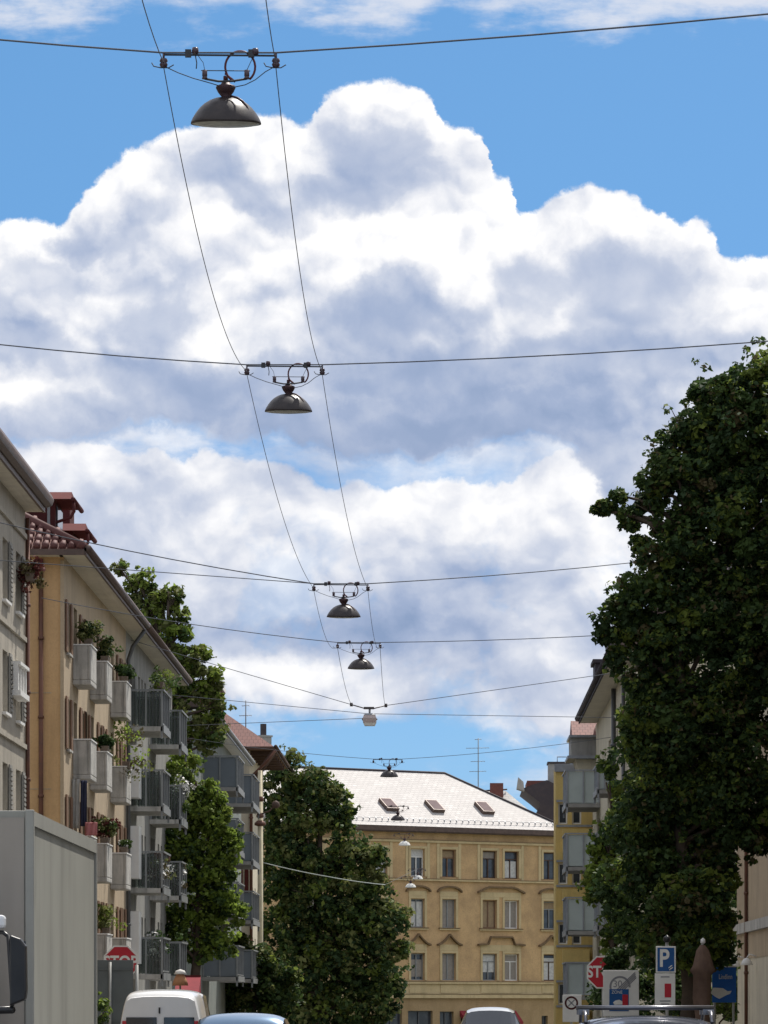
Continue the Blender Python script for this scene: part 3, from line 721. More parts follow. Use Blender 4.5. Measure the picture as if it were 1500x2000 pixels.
# ------------------------------------------------------------------ G4: end house with timber eaves and red hip roof
G4 = thing('apartment_house', 'house with red hip roof and dark timber eaves at the end of the left row', 'building', (-9.75, 206.5, -1.9))
pH = Plane((-10.3, 206.5, 0), (0, 1, 0), (1, 0, 0)); pHf = Plane((-10.3, 206.5, 0), (-1, 0, 0), (0, -1, 0))
holes = [(u, u + 1, z, z + 1.5) for u in (3, 6, 9, 12) for z in (12.2, 9.4, 6.6, 3.8)]
w_ = MB(); w_.wall(pH, 0, 16, -2.4, 15.3, holes, .2)
hf = [(.8, 1.7, z, z + 1.5) for z in (12.2, 9.4, 6.6)]
w_.wall(pHf, 0, 11, -2.4, 15.3, hf, .2); w_.build('wall', 'pale_plaster', G4)
for h in holes: window(G4, pH, h[0], h[2], 1, 1.5, .2, 'brown_wood', 'glass_dark', 'mid')
for h in hf: window(G4, pHf, h[0], h[2], .9, 1.5, .2, 'brown_wood', 'glass_dark', 'mid')
q_ = MB()
for i in range(9): q_.bp(pHf, .05 + i * .3, .25 + i * .3, .004, .05, 6.2, 9.0)
q_.build('timber_cladding', 'red_paint', G4)
eave_roof(G4, -10.3, 1.35, 206.5, 222.5, 15.35, 1, 36, 8.4, 'tile_red', sof='brown_wood', fas='dark_wood', fh=.26, hip0=True, hip1=True, ov0=.75, ov1=.6)
for i in range(7): q_ = MB(); q_.box(-10.28, -8.98, 207 + i * 2.2, 207.2 + i * 2.2, 15.1, 15.34); q_.build('rafter', 'dark_wood', G4)
for i in range(6): q_ = MB(); q_.box(-10.7 - i * 1.4, -10.5 - i * 1.4, 205.8, 206.48, 15.1, 15.34); q_.build('rafter', 'dark_wood', G4)
for i in (0, 2): q_ = MB(); q_.tube([(-9.0, 205.9 + i, 15.25), (-10.25, 206.5 + i * .9, 13.6)], .09, 6); q_.build('brace', 'dark_wood', G4)
downpipe(G4, [(-8.85, 205.75, 15.3), (-9.3, 205.9, 14.7), (-10.2, 206.4, 13.9), (-10.2, 206.4, -1)], .09, 'copper_pipe')

# ------------------------------------------------------------------ E: ochre house closing the street
PE = W(700, 1964, 255.0); ang = math.radians(34.0)
Ue = Vector((math.cos(ang), math.sin(ang), 0)); Ne = Vector((math.sin(ang), -math.cos(ang), 0))
pE = Plane((PE.x, PE.y, 0), Ue, Ne)
def uE(px):
    k_ = (px - VX) / F; return (k_ * PE.y - PE.x) / (Ue.x - k_ * Ue.y)
def zE(px, py): return 1.6 + (VY - py) * (PE.y + uE(px) * Ue.y) / F
E = thing('apartment_house', 'ochre house with pale tiled roof and moulded window heads closing the end of the street', 'building', (PE.x, PE.y, -2))
U0, U1, ZEV = -6.5, 16.6, 13.25
def col(a, b): return uE(a), uE(b)
rows = [(10.25, 12.1), (6.85, 8.75), (3.3, 5.1)]
c1, c2, c3, c4, c5 = col(802, 829), col(863, 890), col(942, 970), col(985, 1013), col(1061, 1089)
c0 = (c1[0] - 3.0, c1[1] - 3.0); cm1 = (c0[0] - 2.6, c0[1] - 2.6); cm2 = (cm1[0] - 2.6, cm1[1] - 2.6)
cols = [cm2, cm1, c0, c1, c2, c3, c4, c5]
shops = [(uE(797), uE(845), -2.2, 1.25), (uE(859), uE(886), -2.2, 1.2), (uE(900), uE(948), -2.2, 1.15), (uE(960), uE(1005), -2.2, 1.1), (uE(1058), uE(1070), -1.5, .9), (uE(748), uE(785), -2.2, 1.3)]
holes = [(c[0], c[1], z0, z1) for c in cols for z0, z1 in rows] + shops
w_ = MB(); w_.wall(pE, U0, U1, 2.35, ZEV, [h for h in holes if h[2] > 2], .28)
w_.quad(pE(U1, 0, 2.35), pE(U1, -11, 2.35), pE(U1, -11, ZEV), pE(U1, 0, ZEV)); w_.quad(pE(U0, -11, 2.35), pE(U0, 0, 2.35), pE(U0, 0, ZEV), pE(U0, -11, ZEV))
w_.quad(pE(U0, -11, -2.6), pE(U0, -11, ZEV), pE(U1, -11, ZEV), pE(U1, -11, -2.6)); w_.build('wall', 'ochre_plaster', E)
w_ = MB(); w_.wall(pE, U0, U1, -2.6, 2.35, shops, .30); w_.quad(pE(U1, 0, -2.6), pE(U1, -11, -2.6), pE(U1, -11, 2.35), pE(U1, 0, 2.35)); w_.quad(pE(U0, -11, -2.6), pE(U0, 0, -2.6), pE(U0, 0, 2.35), pE(U0, -11, 2.35)); w_.build('ground_floor', 'ochre_dark', E)
# trim: string courses, frieze, panels, surrounds, heads
q_ = MB()
q_.bp(pE, U0, U1, .003, .12, 12.55, 12.70); q_.bp(pE, U0, U1, .003, .05, 2.36, 3.05)
q_.bp(pE, U0, U1, .003, .16, 9.98, 10.10); q_.bp(pE, U0, U1, .052, .20, 3.06, 3.20); q_.bp(pE, U0, U1, .003, .22, 2.10, 2.34)
def surround(a, b, z0, z1, t=.17):
    q_.bp(pE, a - t, a - .002, .003, .06, z0, z1); q_.bp(pE, b + .002, b + t, .003, .06, z0, z1)
groups_ = [(cm2,), (cm1,), (c0,), (c1,), (c2,), (c3, c4), (c5,)]
for g_ in groups_:
    a, b = g_[0][0], g_[-1][1]
    for c in g_:
        for r_i, (z0, z1) in enumerate(rows):
            surround(c[0], c[1], z0 if r_i else z0 + .02, z1 + .04)
            q_.bp(pE, c[0] - .17, c[1] + .17, .003, .065, z1 + .042, z1 + .2)
    # top-floor flat pilasters beside the panels
    q_.bp(pE, a - .42, a - .20, .003, .045, 10.12, 12.54)
    q_.bp(pE, b + .20, b + .42, .003, .045, 10.12, 12.54)
    # framed head panels of second and first floor
    q_.bp(pE, a - .17, b + .17, .003, .035, 8.96, 9.30); q_.bp(pE, a - .25, b + .25, .003, .14, rows[1][0] - .16, rows[1][0] - .07)
    q_.bp(pE, a - .17, b + .17, .003, .035, 5.31, 5.72)
    q_.bp(pE, a - .15, b + .15, .052, .09, 2.45, 3.0)
q_.build('mouldings', 'ochre_trim', E)
M['head_shadow'] = material('head_shadow', (.20, .135, .075), .9, (.13, .09, .05), 3, .6)  # dark brown puts the shadow lines under the mouldings into the colour
for z_, n_ in ((10.103, .18), (3.203, .22), (12.703, .14), (2.343, .24)): q_ = MB(); q_.bp(pE, U0, U1, .003, n_, z_, z_ + .035); q_.build('shadow_line', 'head_shadow', E)  # thin dark strips painting shadow lines along the courses
for g_ in groups_:
    q_ = MB()
    a, b = g_[0][0], g_[-1][1]; wd = b - a; mid = (a + b) / 2; ex = .42
    q_.bp(pE, a - .27, b + .27, .003, .17, rows[1][0] - .067, rows[1][0] - .006); q_.build('window_ledge', 'head_shadow', E); q_ = MB()  # dark strip painting the shadow line at the sills
    # second floor: shallow arched head
    n = 12; pts = []
    for i in range(n + 1):
        t = i / n; uu = a - ex + (wd + 2 * ex) * t
        zz = 9.22 + (.34 * math.sin(math.pi * min(1, max(0, (t - .0)))) ** .6)
        if len(g_) == 2: zz = 9.22 + .36 * min(1, min(t, 1 - t) / .22)
        pts.append((uu, zz))
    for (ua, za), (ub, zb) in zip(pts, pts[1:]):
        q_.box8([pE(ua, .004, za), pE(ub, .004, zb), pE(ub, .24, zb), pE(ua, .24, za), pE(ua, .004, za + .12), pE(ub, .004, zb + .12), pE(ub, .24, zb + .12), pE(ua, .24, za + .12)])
    q_.build('window_head_shadow', 'head_shadow', E); q_ = MB()
    # first floor: pointed head (single) or stepped curve (pair)
    if len(g_) == 1: pts = [(a - ex, 5.62), (a - ex * .3, 5.72), (a + wd * .2, 5.98), (mid, 6.32), (b - wd * .2, 5.98), (b + ex * .3, 5.72), (b + ex, 5.62)]
    else:
        pts = [(a - ex, 5.66), (a, 5.70)] + [(a + wd * (.12 + .10 * j / 4), 5.70 + .5 * (1 - math.cos(math.pi * j / 4)) / 2) for j in range(5)]
        pts += [(2 * mid - u_, z_) for u_, z_ in pts[::-1]]
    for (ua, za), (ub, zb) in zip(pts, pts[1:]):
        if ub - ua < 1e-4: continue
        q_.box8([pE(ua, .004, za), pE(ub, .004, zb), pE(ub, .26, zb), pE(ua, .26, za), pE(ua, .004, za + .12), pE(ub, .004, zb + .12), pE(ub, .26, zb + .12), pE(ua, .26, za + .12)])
    q_.build('window_head_shadow', 'head_shadow', E)
rnd = random.Random(5)
covers = [('curtain', .70, 1), ('blind', .0, 1), ('curtain', .0, 1), ('curtain_tan', 0, 1), ('blind', 0, .6), None]
spec = {  # column index -> per row (top, second, first): frame, style, cover
    3: [('white_paint', 'tee', ('curtain', .72, 1)), ('rail_grey', 'mid', ('curtain', .0, .95)), ('rail_grey', 'mid', ('blind', .1, .8))],
    4: [('brown_wood', 'tee', ('curtain_tan', .70, 1)), ('rail_grey', 'mid', ('blind', 0, 1)), ('rail_grey', 'mid', ('blind', .0, 1))],
    5: [('dark_wood', 'tee', ('blind', .72, 1)), ('brown_wood', 'mid', ('curtain_tan', 0, 1)), ('rail_grey', 'cross', ('curtain', .3, 1))],
    6: [('dark_wood', 'tee', ('curtain', .0, .66)), ('white_paint', 'mid', ('blind', 0, 1)), ('white_paint', 'cross', ('blind', 0, 1))],
    7: [('dark_wood', 'tee', None), ('rail_grey', 'tee', ('curtain_tan', .7, 1)), ('dark_wood', 'tee', ('curtain', 0, .9))]}
for ci, c in enumerate(cols):
    for ri, (z0, z1) in enumerate(rows):
        fr, st, cv = spec.get(ci, [('rail_grey', 'tee', covers[(ci + ri) % 6])] * 3)[ri]
        window(E, pE, c[0], z0, c[1] - c[0], z1 - z0, .26, fr, 'glass_dark', st, cover=cv)
for i, h in enumerate(shops):
    window(E, pE, h[0], h[2], h[1] - h[0], h[3] - h[2], .28, 'rail_dark', 'glass_dark', 'mid', kind='shop_window')
for i in (2, 3):
    h = shops[i]; q_ = MB(); q_.prism([pE(h[0] - .1, .02, 1.25), pE(h[0] - .1, .02, .9), pE(h[0] - .1, .9, .35), pE(h[0] - .1, .9, .5)], Ue * (h[1] - h[0] + .2)); q_.build('awning', 'red_awning', E)
# roof
q_ = MB(); ov = .55; hw = 5.5; zb = ZEV + .35; zt = 17.65
rp = lambda u, n, z: pE(u, n, z)
q_.slope(rp(U0 - .2, ov, zb), rp(U1 + ov, ov, zb), rp(U1 - 6.0, -hw, zt), rp(U0 - .2, -hw, zt))
q_.slope(rp(U1 + ov, ov, zb), rp(U1 + ov, -11 - ov, zb), rp(U1 - 6.0, -hw, zt))
q_.slope(rp(U1 + ov, -11 - ov, zb), rp(U0 - .2, -11 - ov, zb), rp(U0 - .2, -hw, zt), rp(U1 - 6.0, -hw, zt))
q_.add([rp(U0, 0, ZEV), rp(U0, -11, ZEV), rp(U0, -hw, zt - .1)], [(0, 1, 2)])
Er = q_.build('roof', 'tile_pale', E)
q_ = MB(); q_.tube([rp(U0 - .2, -hw, zt + .02), rp(U1 - 6, -hw, zt + .02), rp(U1 + ov, ov, zb + .03)], .09, 6); q_.build('ridge_cap', 'slate', Er)
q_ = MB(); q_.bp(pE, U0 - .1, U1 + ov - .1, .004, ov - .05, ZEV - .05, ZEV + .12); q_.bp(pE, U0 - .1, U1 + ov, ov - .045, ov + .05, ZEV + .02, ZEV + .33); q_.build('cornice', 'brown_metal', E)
q_ = MB()     # snow-guard brackets just above the eave
for i in range(46):
    u = U0 + .3 + i * .5; q_.box8([pE(u, ov - .5, zb + .38), pE(u + .05, ov - .5, zb + .38), pE(u + .05, ov - .42, zb + .33), pE(u, ov - .42, zb + .33), pE(u, ov - .5, zb + .55), pE(u + .05, ov - .5, zb + .55), pE(u + .05, ov - .42, zb + .5), pE(u, ov - .42, zb + .5)])
q_.tube([pE(U0, ov - .46, zb + .52), pE(U1 - .2, ov - .46, zb + .52)], .015, 5); q_.build('snow_guard', 'zinc', Er)
sl_t = (zt - zb) / (hw + ov)
def skylight(u, s_lo, wdt=.95, ln=1.3):
    up = (Vector((0, 0, 1)) * sl_t - Ne).normalized(); nrm = Ue.cross(up).normalized(); base = pE(u, ov - s_lo, zb + s_lo * sl_t)
    def b(o_, w0, w1, l0, l1, h0, h1, name, mat, par):
        m = MB(); P = []
        for h_ in (h0, h1):
            for a_, l_ in ((w0, l0), (w1, l0), (w1, l1), (w0, l1)): P.append(base + Ue * a_ + up * l_ + nrm * h_)
        m.box8(P); return m.build(name, mat, par)
    fr = MB(); P = []
    f_ = b(0, 0, wdt, 0, ln, -.02, .26, 'skylight', 'brown_metal', E)
    b(0, .09, wdt - .09, .09, ln - .09, .263, .275, 'pane', 'red_glassy', f_)
M['red_glassy'] = material('red_glassy', (.20, .15, .15), .8, (.14, .10, .10), 2, .5, spec=.1)
for px in (758, 848, 946):
    # place by walking up the slope from the eave
    skylight(uE(px) + .55, 1.55)
m = MB(); uc_ = -4.2; m.bp(pE, uc_, uc_ + .75, -6.2, -5.4, 16.6, 19.6); m.bp(pE, uc_ - .06, uc_ + .81, -6.26, -5.34, 19.603, 19.72)
ch = m.build('chimney', 'grey_render', E); m = MB(); m.bp(pE, uc_ + .2, uc_ + .5, -5.95, -5.65, 19.723, 20.5); m.build('chimney_pot', 'slate', ch)

# ------------------------------------------------------------------ F: white-roofed wing behind, G: dark roof, D2 yellow, D1 pale
FB = thing('house', 'house with a bright white roof and a small red chimney behind the ochre house', 'building', (2, 285, -2))
m = MB(); m.box(-8, 9.6, 285, 296, -2.5, 13.2); m.build('wall', 'ochre_plaster', FB)
m = MB(); za, zr_ = 13.2, 17.85
m.slope((-8.3, 284.6, za), (10, 284.6, za), (4.9, 290.5, zr_), (-8.3, 290.5, zr_)); m.slope((10, 284.6, za), (10, 296.4, za), (4.9, 290.5, zr_)); m.slope((10, 296.4, za), (-8.3, 296.4, za), (-8.3, 290.5, zr_), (4.9, 290.5, zr_))
m.build('roof', 'tile_white', FB)
m = MB(); m.box(3.7, 4.7, 289, 290, 17.3, 18.35); m.build('chimney', 'old_brick', FB)
m = MB(); m.tube([(2.2, 289, 17.7), (5.0, 290.4, 17.95)], .06, 6); m.build('ridge_cap', 'slate', FB)
def antenna(name, label, base, h, arms, r=.035):
    t = thing(name, label, 'antenna', base); b = Vector(base)
    m = MB(); m.tube([b, b + Vector((0, 0, h))], r, 6); m.build('mast', 'rail_grey', t)
    for z, l, n in arms:
        m = MB(); m.tube([b + Vector((-l, 0, z)), b + Vector((l * .9, 0, z + .03))], r * .6, 5)
        for i in range(n): x = -l + 1.9 * l * i / max(1, n - 1); m.tube([b + Vector((x, -.3, z)), b + Vector((x, .3, z))], r * .4, 4)
        m.build('antenna_arm', 'rail_grey', t)
antenna('roof_antenna', 'tall roof antenna with cross arms above the white roof of the end houses', (W(934, 1540, 288).x, 288, 17.7), 3.95, [(3.2, .9, 7), (2.2, .55, 5), (1.45, .65, 6), (3.85, .25, 3)])
antenna('roof_antenna', 'small antenna above the red hip roof of the left row', (W(480, 1440, 214).x, 214, 17.0), 1.6, [(1.3, .2, 3), (.75, .35, 4)], .03)
GB = thing('house', 'dark steep-roofed house between the white roof and the yellow house', 'building', (8, 276, -2))
X_ = lambda px, d=276: (px - VX) * d / F
Z_ = lambda py, d=276: 1.6 + (VY - py) * d / F
m = MB(); m.box(X_(1052), 22, 276, 288, -2.5, 13.5); m.build('wall', 'grey_render', GB)
m = MB(); o_ = [(X_(1046), Z_(1590)), (X_(1110), Z_(1640)), (22, Z_(1640)), (20, Z_(1532)), (X_(1088), Z_(1534)), (X_(1068), Z_(1524)), (X_(1040), Z_(1533)), (X_(1020), Z_(1541)), (X_(1042), Z_(1558)), (X_(1056), Z_(1570))]
m.prism([(x, 275.6, z) for x, z in o_], (0, 10, 0)); m.build('roof', 'slate', GB)
m = MB(); m.prism([(X_(1009), 275.4, Z_(1541)), (X_(1024), 275.4, Z_(1546)), (X_(1022), 275.4, Z_(1528)), (X_(1012), 275.4, Z_(1519))], (0, 1.6, 0)); m.build('dormer_gable', 'grey_render', GB)
m = MB(); m.box(X_(1030), X_(1070), 277, 283, Z_(1534), Z_(1523)); m.build('ridge', 'old_brick', GB)

D2 = thing('apartment_house', 'bright yellow house with flat top and white windows behind the glass balconies on the right', 'building', (5.2, 172.5, -.8))
pD2 = Plane((5.15, 172.5, 0), (1, 0, 0), (0, -1, 0))
zr2 = [10.4, 7.7, 5.0, 2.3]
hol = [(.12 + .62 * i, .12 + .62 * i + .42, z - .65, z + .3) for z in zr2 for i in range(2)]
w_ = MB(); w_.wall(pD2, 0, 5, -1.5, 12.3, hol, .2)
w_.quad((5.15, 172.5, -1.5), (5.15, 175.2, -1.5), (5.15, 175.2, 12.3), (5.15, 172.5, 12.3)); w_.quad((5.15, 172.5, 12.3), (10.15, 172.5, 12.3), (10.15, 175.2, 12.3), (5.15, 175.2, 12.3)); w_.quad((5.15, 175.2, -1.5), (10.15, 175.2, -1.5), (10.15, 175.2, 12.3), (5.15, 175.2, 12.3)); w_.box(6.7, 12, 175.21, 200, -2.4, 12.2)
w_.build('wall', 'yellow_plaster', D2)
for h in hol: window(D2, pD2, h[0], h[2], h[1] - h[0], h[3] - h[2], .2, 'white_paint', 'glass_dark', 'plain')
for z in zr2:
    for q in (.34, -.78): m = MB(); m.bp(pD2, .04, 1.9, .003, .05, z + q, z + q + .1); m.build('window_ledge', 'zinc', D2)
m = MB(); m.bp(pD2, -.05, 5, .003, .12, 12.1, 12.45); m.build('cornice', 'zinc', D2)
for z in zr2: m = MB(); m.bp(pD2, .3, 1.5, .003, .8, z - 1.95, z - .9); m.build('bay_box', 'yellow_plaster', D2)
m = MB(); m.box(X_(1072), X_(1112), 277, 279, 16.5, Z_(1490)); hb = m.build('chimney_block', 'grey_render', GB)
m = MB(); m.box(X_(1070), X_(1114), 276.9, 279.1, Z_(1490) + .003, Z_(1486)); m.build('chimney_cap', 'slate', hb)
m = MB(); m.tube([(X_(1090), 278, 19), (X_(1090), 278, 19.6), (X_(1120), 278, 19.6), (X_(1120), 278, 19)], .04, 5); m.build('handrail', 'zinc', hb)

RX = 6.8
D1 = thing('apartment_house', 'pale house on the right with glass-fronted balconies half hidden by the chestnut trees', 'building', (RX, 134, 0))
pD = Plane((RX, 120, 0), (0, 1, 0), (-1, 0, 0)); zd = [10.05, 7.35, 4.62, 1.85]
holes = []; ud = [22, 33, 43.6]; udw = [15, 17, 19.5, 27.5, 29.5, 38.5, 40.6, 49]
for u in ud:
    for z in zd: holes.append((u + .6, u + 2.6, z + .16, z + 2.25))
for u in udw:
    for z in zd: holes.append((u, u + .9, z + .8, z + 2.2))
w_ = MB(); w_.wall(pD, 14, 52, -1.6, 13.9, holes, .2)
w_.quad((RX, 134, -1.6), (RX + 8, 134, -1.6), (RX + 8, 134, 13.9), (RX, 134, 13.9)); w_.quad((RX, 172, -1.6), (RX + 8, 172, -1.6), (RX + 8, 172, 13.9), (RX, 172, 13.9)); w_.quad((RX + 8, 134, -1.6), (RX + 8, 172, -1.6), (RX + 8, 172, 13.9), (RX + 8, 134, 13.9))
w_.build('wall', 'pale_plaster', D1)
for u in ud:
    for z in zd:
        window(D1, pD, u + .6, z + .16, 2.0, 2.09, .2, 'white_paint', 'glass_dark', 'mid', kind='balcony_door')
        if u > 42: cage_balcony(D1, pD, u, z, 4.2, 1.45, 1.55, 'green_glass', 'zinc', 'grey_render', bars=False, posts=4)
        elif u > 30 and z > 3: cage_balcony(D1, pD, u, z, 3.4, .55, 1.1, 'green_glass', 'zinc', 'grey_render', bars=False, posts=2)
for u in udw:
    for z in zd: window(D1, pD, u, z + .8, .9, 1.4, .2, 'white_paint', 'glass_dark', 'mid', sill='concrete')
eave_roof(D1, RX, .72, 134, 168, 13.95, -1, 45, 7.3, 'tile_dark', sof='soffit', fas='slate', fh=.36)
for y in (146, 158):
    m = MB(); m.box(6.35, 8.6, y, y + 2.2, 14.3, 15.7); d_ = m.build('dormer', 'slate', D1)
    m = MB(); m.box(6.25, 8.7, y - .1, y + 2.3, 15.703, 15.85); m.build('dormer_roof', 'slate', d_)
downpipe(D1, [(RX - .1, 149, 13.9), (RX - .1, 149, 0)], .09, 'rail_dark'); downpipe(D1, [(RX - .1, 141, 13.9), (RX - .1, 141, 0)], .07, 'rail_dark')
# oriel with its own little red roof at the far end
m = MB(); m.box(5.72, RX + .5, 168.4, 171.6, 12.55, 13.35); o_ = m.build('oriel', 'grey_render', D1)
m = MB(); m.box(5.55, RX + .6, 168.1, 171.8, 12.42, 12.547); m.box(5.62, RX + .6, 168.2, 171.7, 13.353, 13.45); m.build('ledge', 'zinc', o_)
m = MB(); m.slope((5.75, 168.3, 13.46), (8.2, 168.3, 13.46), (8.2, 170, 14.2), (5.75, 170, 14.2)); m.slope((8.2, 171.7, 13.46), (5.75, 171.7, 13.46), (5.75, 170, 14.2), (8.2, 170, 14.2)); m.add([(5.75, 168.3, 13.46), (5.75, 170, 14.2), (5.75, 171.7, 13.46)], [(0, 1, 2)]); m.build('oriel_roof', 'tile_red', o_)
m = MB(); m.prism([(5.9, 168.5, 12.41), (RX + .2, 168.5, 12.41), (RX + .2, 168.5, 11.2), (6.15, 168.5, 11.6)], (0, 2.8, 0)); m.build('corbel', 'pale_plaster', o_)

CB = thing('apartment_house', 'sand-coloured house at the lower right edge with two small lamps on its wall', 'building', (8.5, 110, 0))
pCB = Plane((8.5, 0, 0), (0, 1, 0), (-1, 0, 0))
holes = [(u, u + 1.1, z, z + 1.6) for u in (36, 42, 48, 54, 60, 66, 72, 78, 84, 90, 96) for z in (4.9, 7.9, 10.6)] + [(u, u + 1.1, .9, 2.5) for u in (36, 48, 60, 72, 84, 94)]
w_ = MB(); w_.wall(pCB, 30, 110, -.2, 13.6, holes, .2); w_.quad((8.5, 110, -.2), (19, 110, -.2), (19, 110, 13.6), (8.5, 110, 13.6)); w_.quad((8.5, 30, -.2), (19, 30, -.2), (19, 30, 13.6), (8.5, 30, 13.6)); w_.quad((19, 30, -.2), (19, 110, -.2), (19, 110, 13.6), (19, 30, 13.6))
w_.build('wall', 'pale_plaster', CB)
for h in holes: window(CB, pCB, h[0], h[2], h[1] - h[0], h[3] - h[2], .2, 'white_paint', 'glass_dark', 'cross', sill='concrete')
m = MB(); m.bp(pCB, 30, 109.9, .003, .12, 3.62, 3.9); m.build('string_course', 'concrete', CB)
m = MB(); m.bp(pCB, 30, 110.0, .003, .02, 3.91, 8.5); m.bp(pCB, 30, 110.0, .003, .02, 2.9, 3.61); m.build('plaster_band', 'beige_plaster', CB)
downpipe(CB, [(8.42, 105.9, 13.5), (8.42, 105.9, 0)], .05, 'copper_pipe')
eave_roof(CB, 8.5, .3, 30, 110, 13.6, -1, 35, 10.5, 'tile_dark', fas='brown_metal')
for y in (103.2, 107.3):
    m = MB(); m.lathe([(.03, .1), (.10, .06), (.17, -.08), (.16, -.09), (.02, 0)], (8.22, y, 2.78), 10); m.tube([(8.49, y, 2.92), (8.3, y, 2.98), (8.22, y, 2.88)], .02, 5); m.build('wall_lamp', 'white_paint', CB)

# ------------------------------------------------------------------ suspended street lamps over the middle of the road
def make_lamp(label):
    """origin = middle of the hanger bar; lamp hangs below. shade diameter 0.70 m"""
    t = thing('suspended_street_lamp', label, 'street lamp', (0, 0, 0), 'dome lamps hung on wires over the street')
    sh = MB(); sh.lathe([(.045, -.425), (.10, -.434), (.16, -.456), (.215, -.490), (.262, -.532), (.303, -.584), (.332, -.630), (.350, -.668), (.354, -.690), (.340, -.692), (.325, -.655), (.27, -.58), (.2, -.51), (.1, -.465), (.0, -.455)], n=40)
    so = sh.build('lamp_shade', 'shade_enamel', t)
    g = MB(); g.lathe([(.338, -.688), (.30, -.700), (.15, -.712), (.0, -.715)], n=32); g.build('lamp_glass', 'shade_inner', so)
    r = MB()       # bracket seam running down the shade
    r.tube([(.05, -.05, -.42), (.12, -.08, -.440), (.18, -.12, -.482), (.215, -.145, -.53), (.23, -.155, -.57)], .012, 6); r.build('seam_clip', 'lamp_iron', so)
    c = MB(); c.lathe([(.0, -.262), (.035, -.268), (.05, -.30), (.092, -.312), (.10, -.335), (.078, -.380), (.042, -.425), (.06, -.430), (.0, -.431)], n=20)
    c.tube([(0, 0, -.22), (0, 0, -.27)], .025, 6); c.build('lamp_neck', 'lamp_iron', t)
    b = MB(); b.tube([(-.62, 0, -.02), (.51, 0, -.03)], .010, 6); b.tube([(-.62, 0, .005), (.51, 0, -.0)], .005, 5)
    for x in (-.37, .26): b.box(x - .03, x + .03, -.02, .02, -.045, .03)
    bo = b.build('hanger_bar', 'cable', t)
    for x, z in ((-.30, .02), (.30, .01)):
        k_ = MB(); k_.lathe([(.0, -.03), (.03, -.03), (.035, 0), (.03, .03), (0, .03)], (x, 0, z), 10); k_.build('cable_clamp', 'insulator', t)
    for x in (-.615, .505):
        k_ = MB(); k_.tube([(x, 0, -.005), (x, 0, -.06)], .012, 6); k_.lathe([(0, -.05), (.034, -.06), (.042, -.085), (.03, -.10), (.042, -.115), (.034, -.14), (0, -.15)], (x, 0, 0), 12)
        io = k_.build('insulator', 'insulator', t)
        k_ = MB(); k_.tube([(x - .12, 0, -.10), (x - .10, 0, -.135), (x - .03, 0, -.15), (x + .05, 0, -.15), (x + .10, 0, -.12)], .006, 5); k_.build('wire_hook', 'cable', io)
    for x in (-.205, .215):
        k_ = MB(); k_.lathe([(0, -.175), (.026, -.175), (.026, -.235), (.021, -.24), (.028, -.25), (.028, -.262), (0, -.262)], (x, 0, 0), 12); k_.build('insulator', 'insulator', t)
    k_ = MB(); k_.tube([(-.24, 0, -.178), (.25, 0, -.182)], .005, 5); k_.tube([(-.205, 0, -.26), (-.07, 0, -.285), (0, 0, -.285), (.07, 0, -.283), (.215, 0, -.26)], .011, 6)
    k_.tube([(-.30, 0, -.02), (-.285, 0, -.10), (-.29, 0, -.16)], .006, 5); k_.tube([(-.205, 0, -.175), (-.22, 0, -.10), (-.30, 0, .01)], .004, 4); k_.tube([(.215, 0, -.175), (.25, 0, -.1), (.30, 0, .0)], .004, 4)
    k_.build('support_rod', 'cable', t)
    k_ = MB(); pts = []
    for i in range(23):
        a = math.radians(-118 - i * 302 / 22 + 8)
        pts.append((.148 + .150 * math.cos(a), .02, -.138 + .158 * math.sin(a)))
    pts = [(.0, 0, -.27)] + [(-.005, .02, -.2)] + [p for p in pts if p[0] > -.003 or p[2] > -.22]
    k_.tube(pts, .0115, 7); k_.build('supply_cable', 'cable_red', t)
    k_ = MB(); k_.tube([(-.60, 0, -.14), (-.47, 0, -.20), (-.32, 0, -.255), (-.16, 0, -.30), (-.06, 0, -.33)], .005, 5); k_.tube([(.49, 0, -.14), (.40, 0, -.19), (.30, 0, -.27), (.20, 0, -.32), (.06, 0, -.35)], .005, 5); k_.build('feed_wire', 'cable', t)
    return t
lamp0 = make_lamp('x')
# (centre px, rim bottom py, shade width px, label)
lamps = [(440, 238, 137, 'largest dark dome lamp at upper left, hanging on wires against blue sky'),
         (563, 803, 92, 'second largest dome lamp, hanging on wires in front of the grey cloud base'),
         (671, 1205, 66, 'dark dome lamp with thick right-hand wire, third down the row over the street'),
         (705, 1306, 52, 'dark dome lamp just below the third one, above the square lantern'),
         (760, 1517, 35, 'dark dome lamp hanging in front of the ridge of the pale roof'),
         (777, 1602, 28, 'small dark dome lamp in front of the pale roof beside its skylight'),
         (790, 1651, 24, 'pale dome lamp in front of the ochre wall just under the dark cornice'),
         (802, 1734, 22, 'pale dome lamp in front of the ochre wall below its top floor'),
         (816, 1718, 19, 'small pale dome lamp nearest the ochre wall, just under the string course')]
LP = []; hp = {}
for i, (px, py, wpx, lb) in enumerate(lamps):
    d = F * .70 / wpx
    if i >= 6: d = (228, 238, 246)[i - 6]
    rim = W(px, py, d); loc = Vector((rim.x, d, rim.z + .69)); LP.append(loc)
    o = lamp0 if i == 0 else copy_tree(lamp0)
    o.location = loc; o['label'] = lb
    if i >= 6:
        o.scale = (1.0, 1.0, 1.0) if i == 6 else (.95, .95, .95)
        for ch in o.children:
            if ch.name.startswith('lamp_shade'): ch.data = ch.data.copy(); ch.data.materials[0] = M['sign_white']  # far shades coloured white to carry the sunlight on their tops
    for ch in o.children:      # the shade hangs very slightly towards the viewer
        if ch.name.startswith(('lamp_shade', 'lamp_neck')): ch.location = (0, .035 if i == 0 else .02, 0); ch.rotation_euler = (math.radians(7.5 if i == 0 else 5), 0, 0)
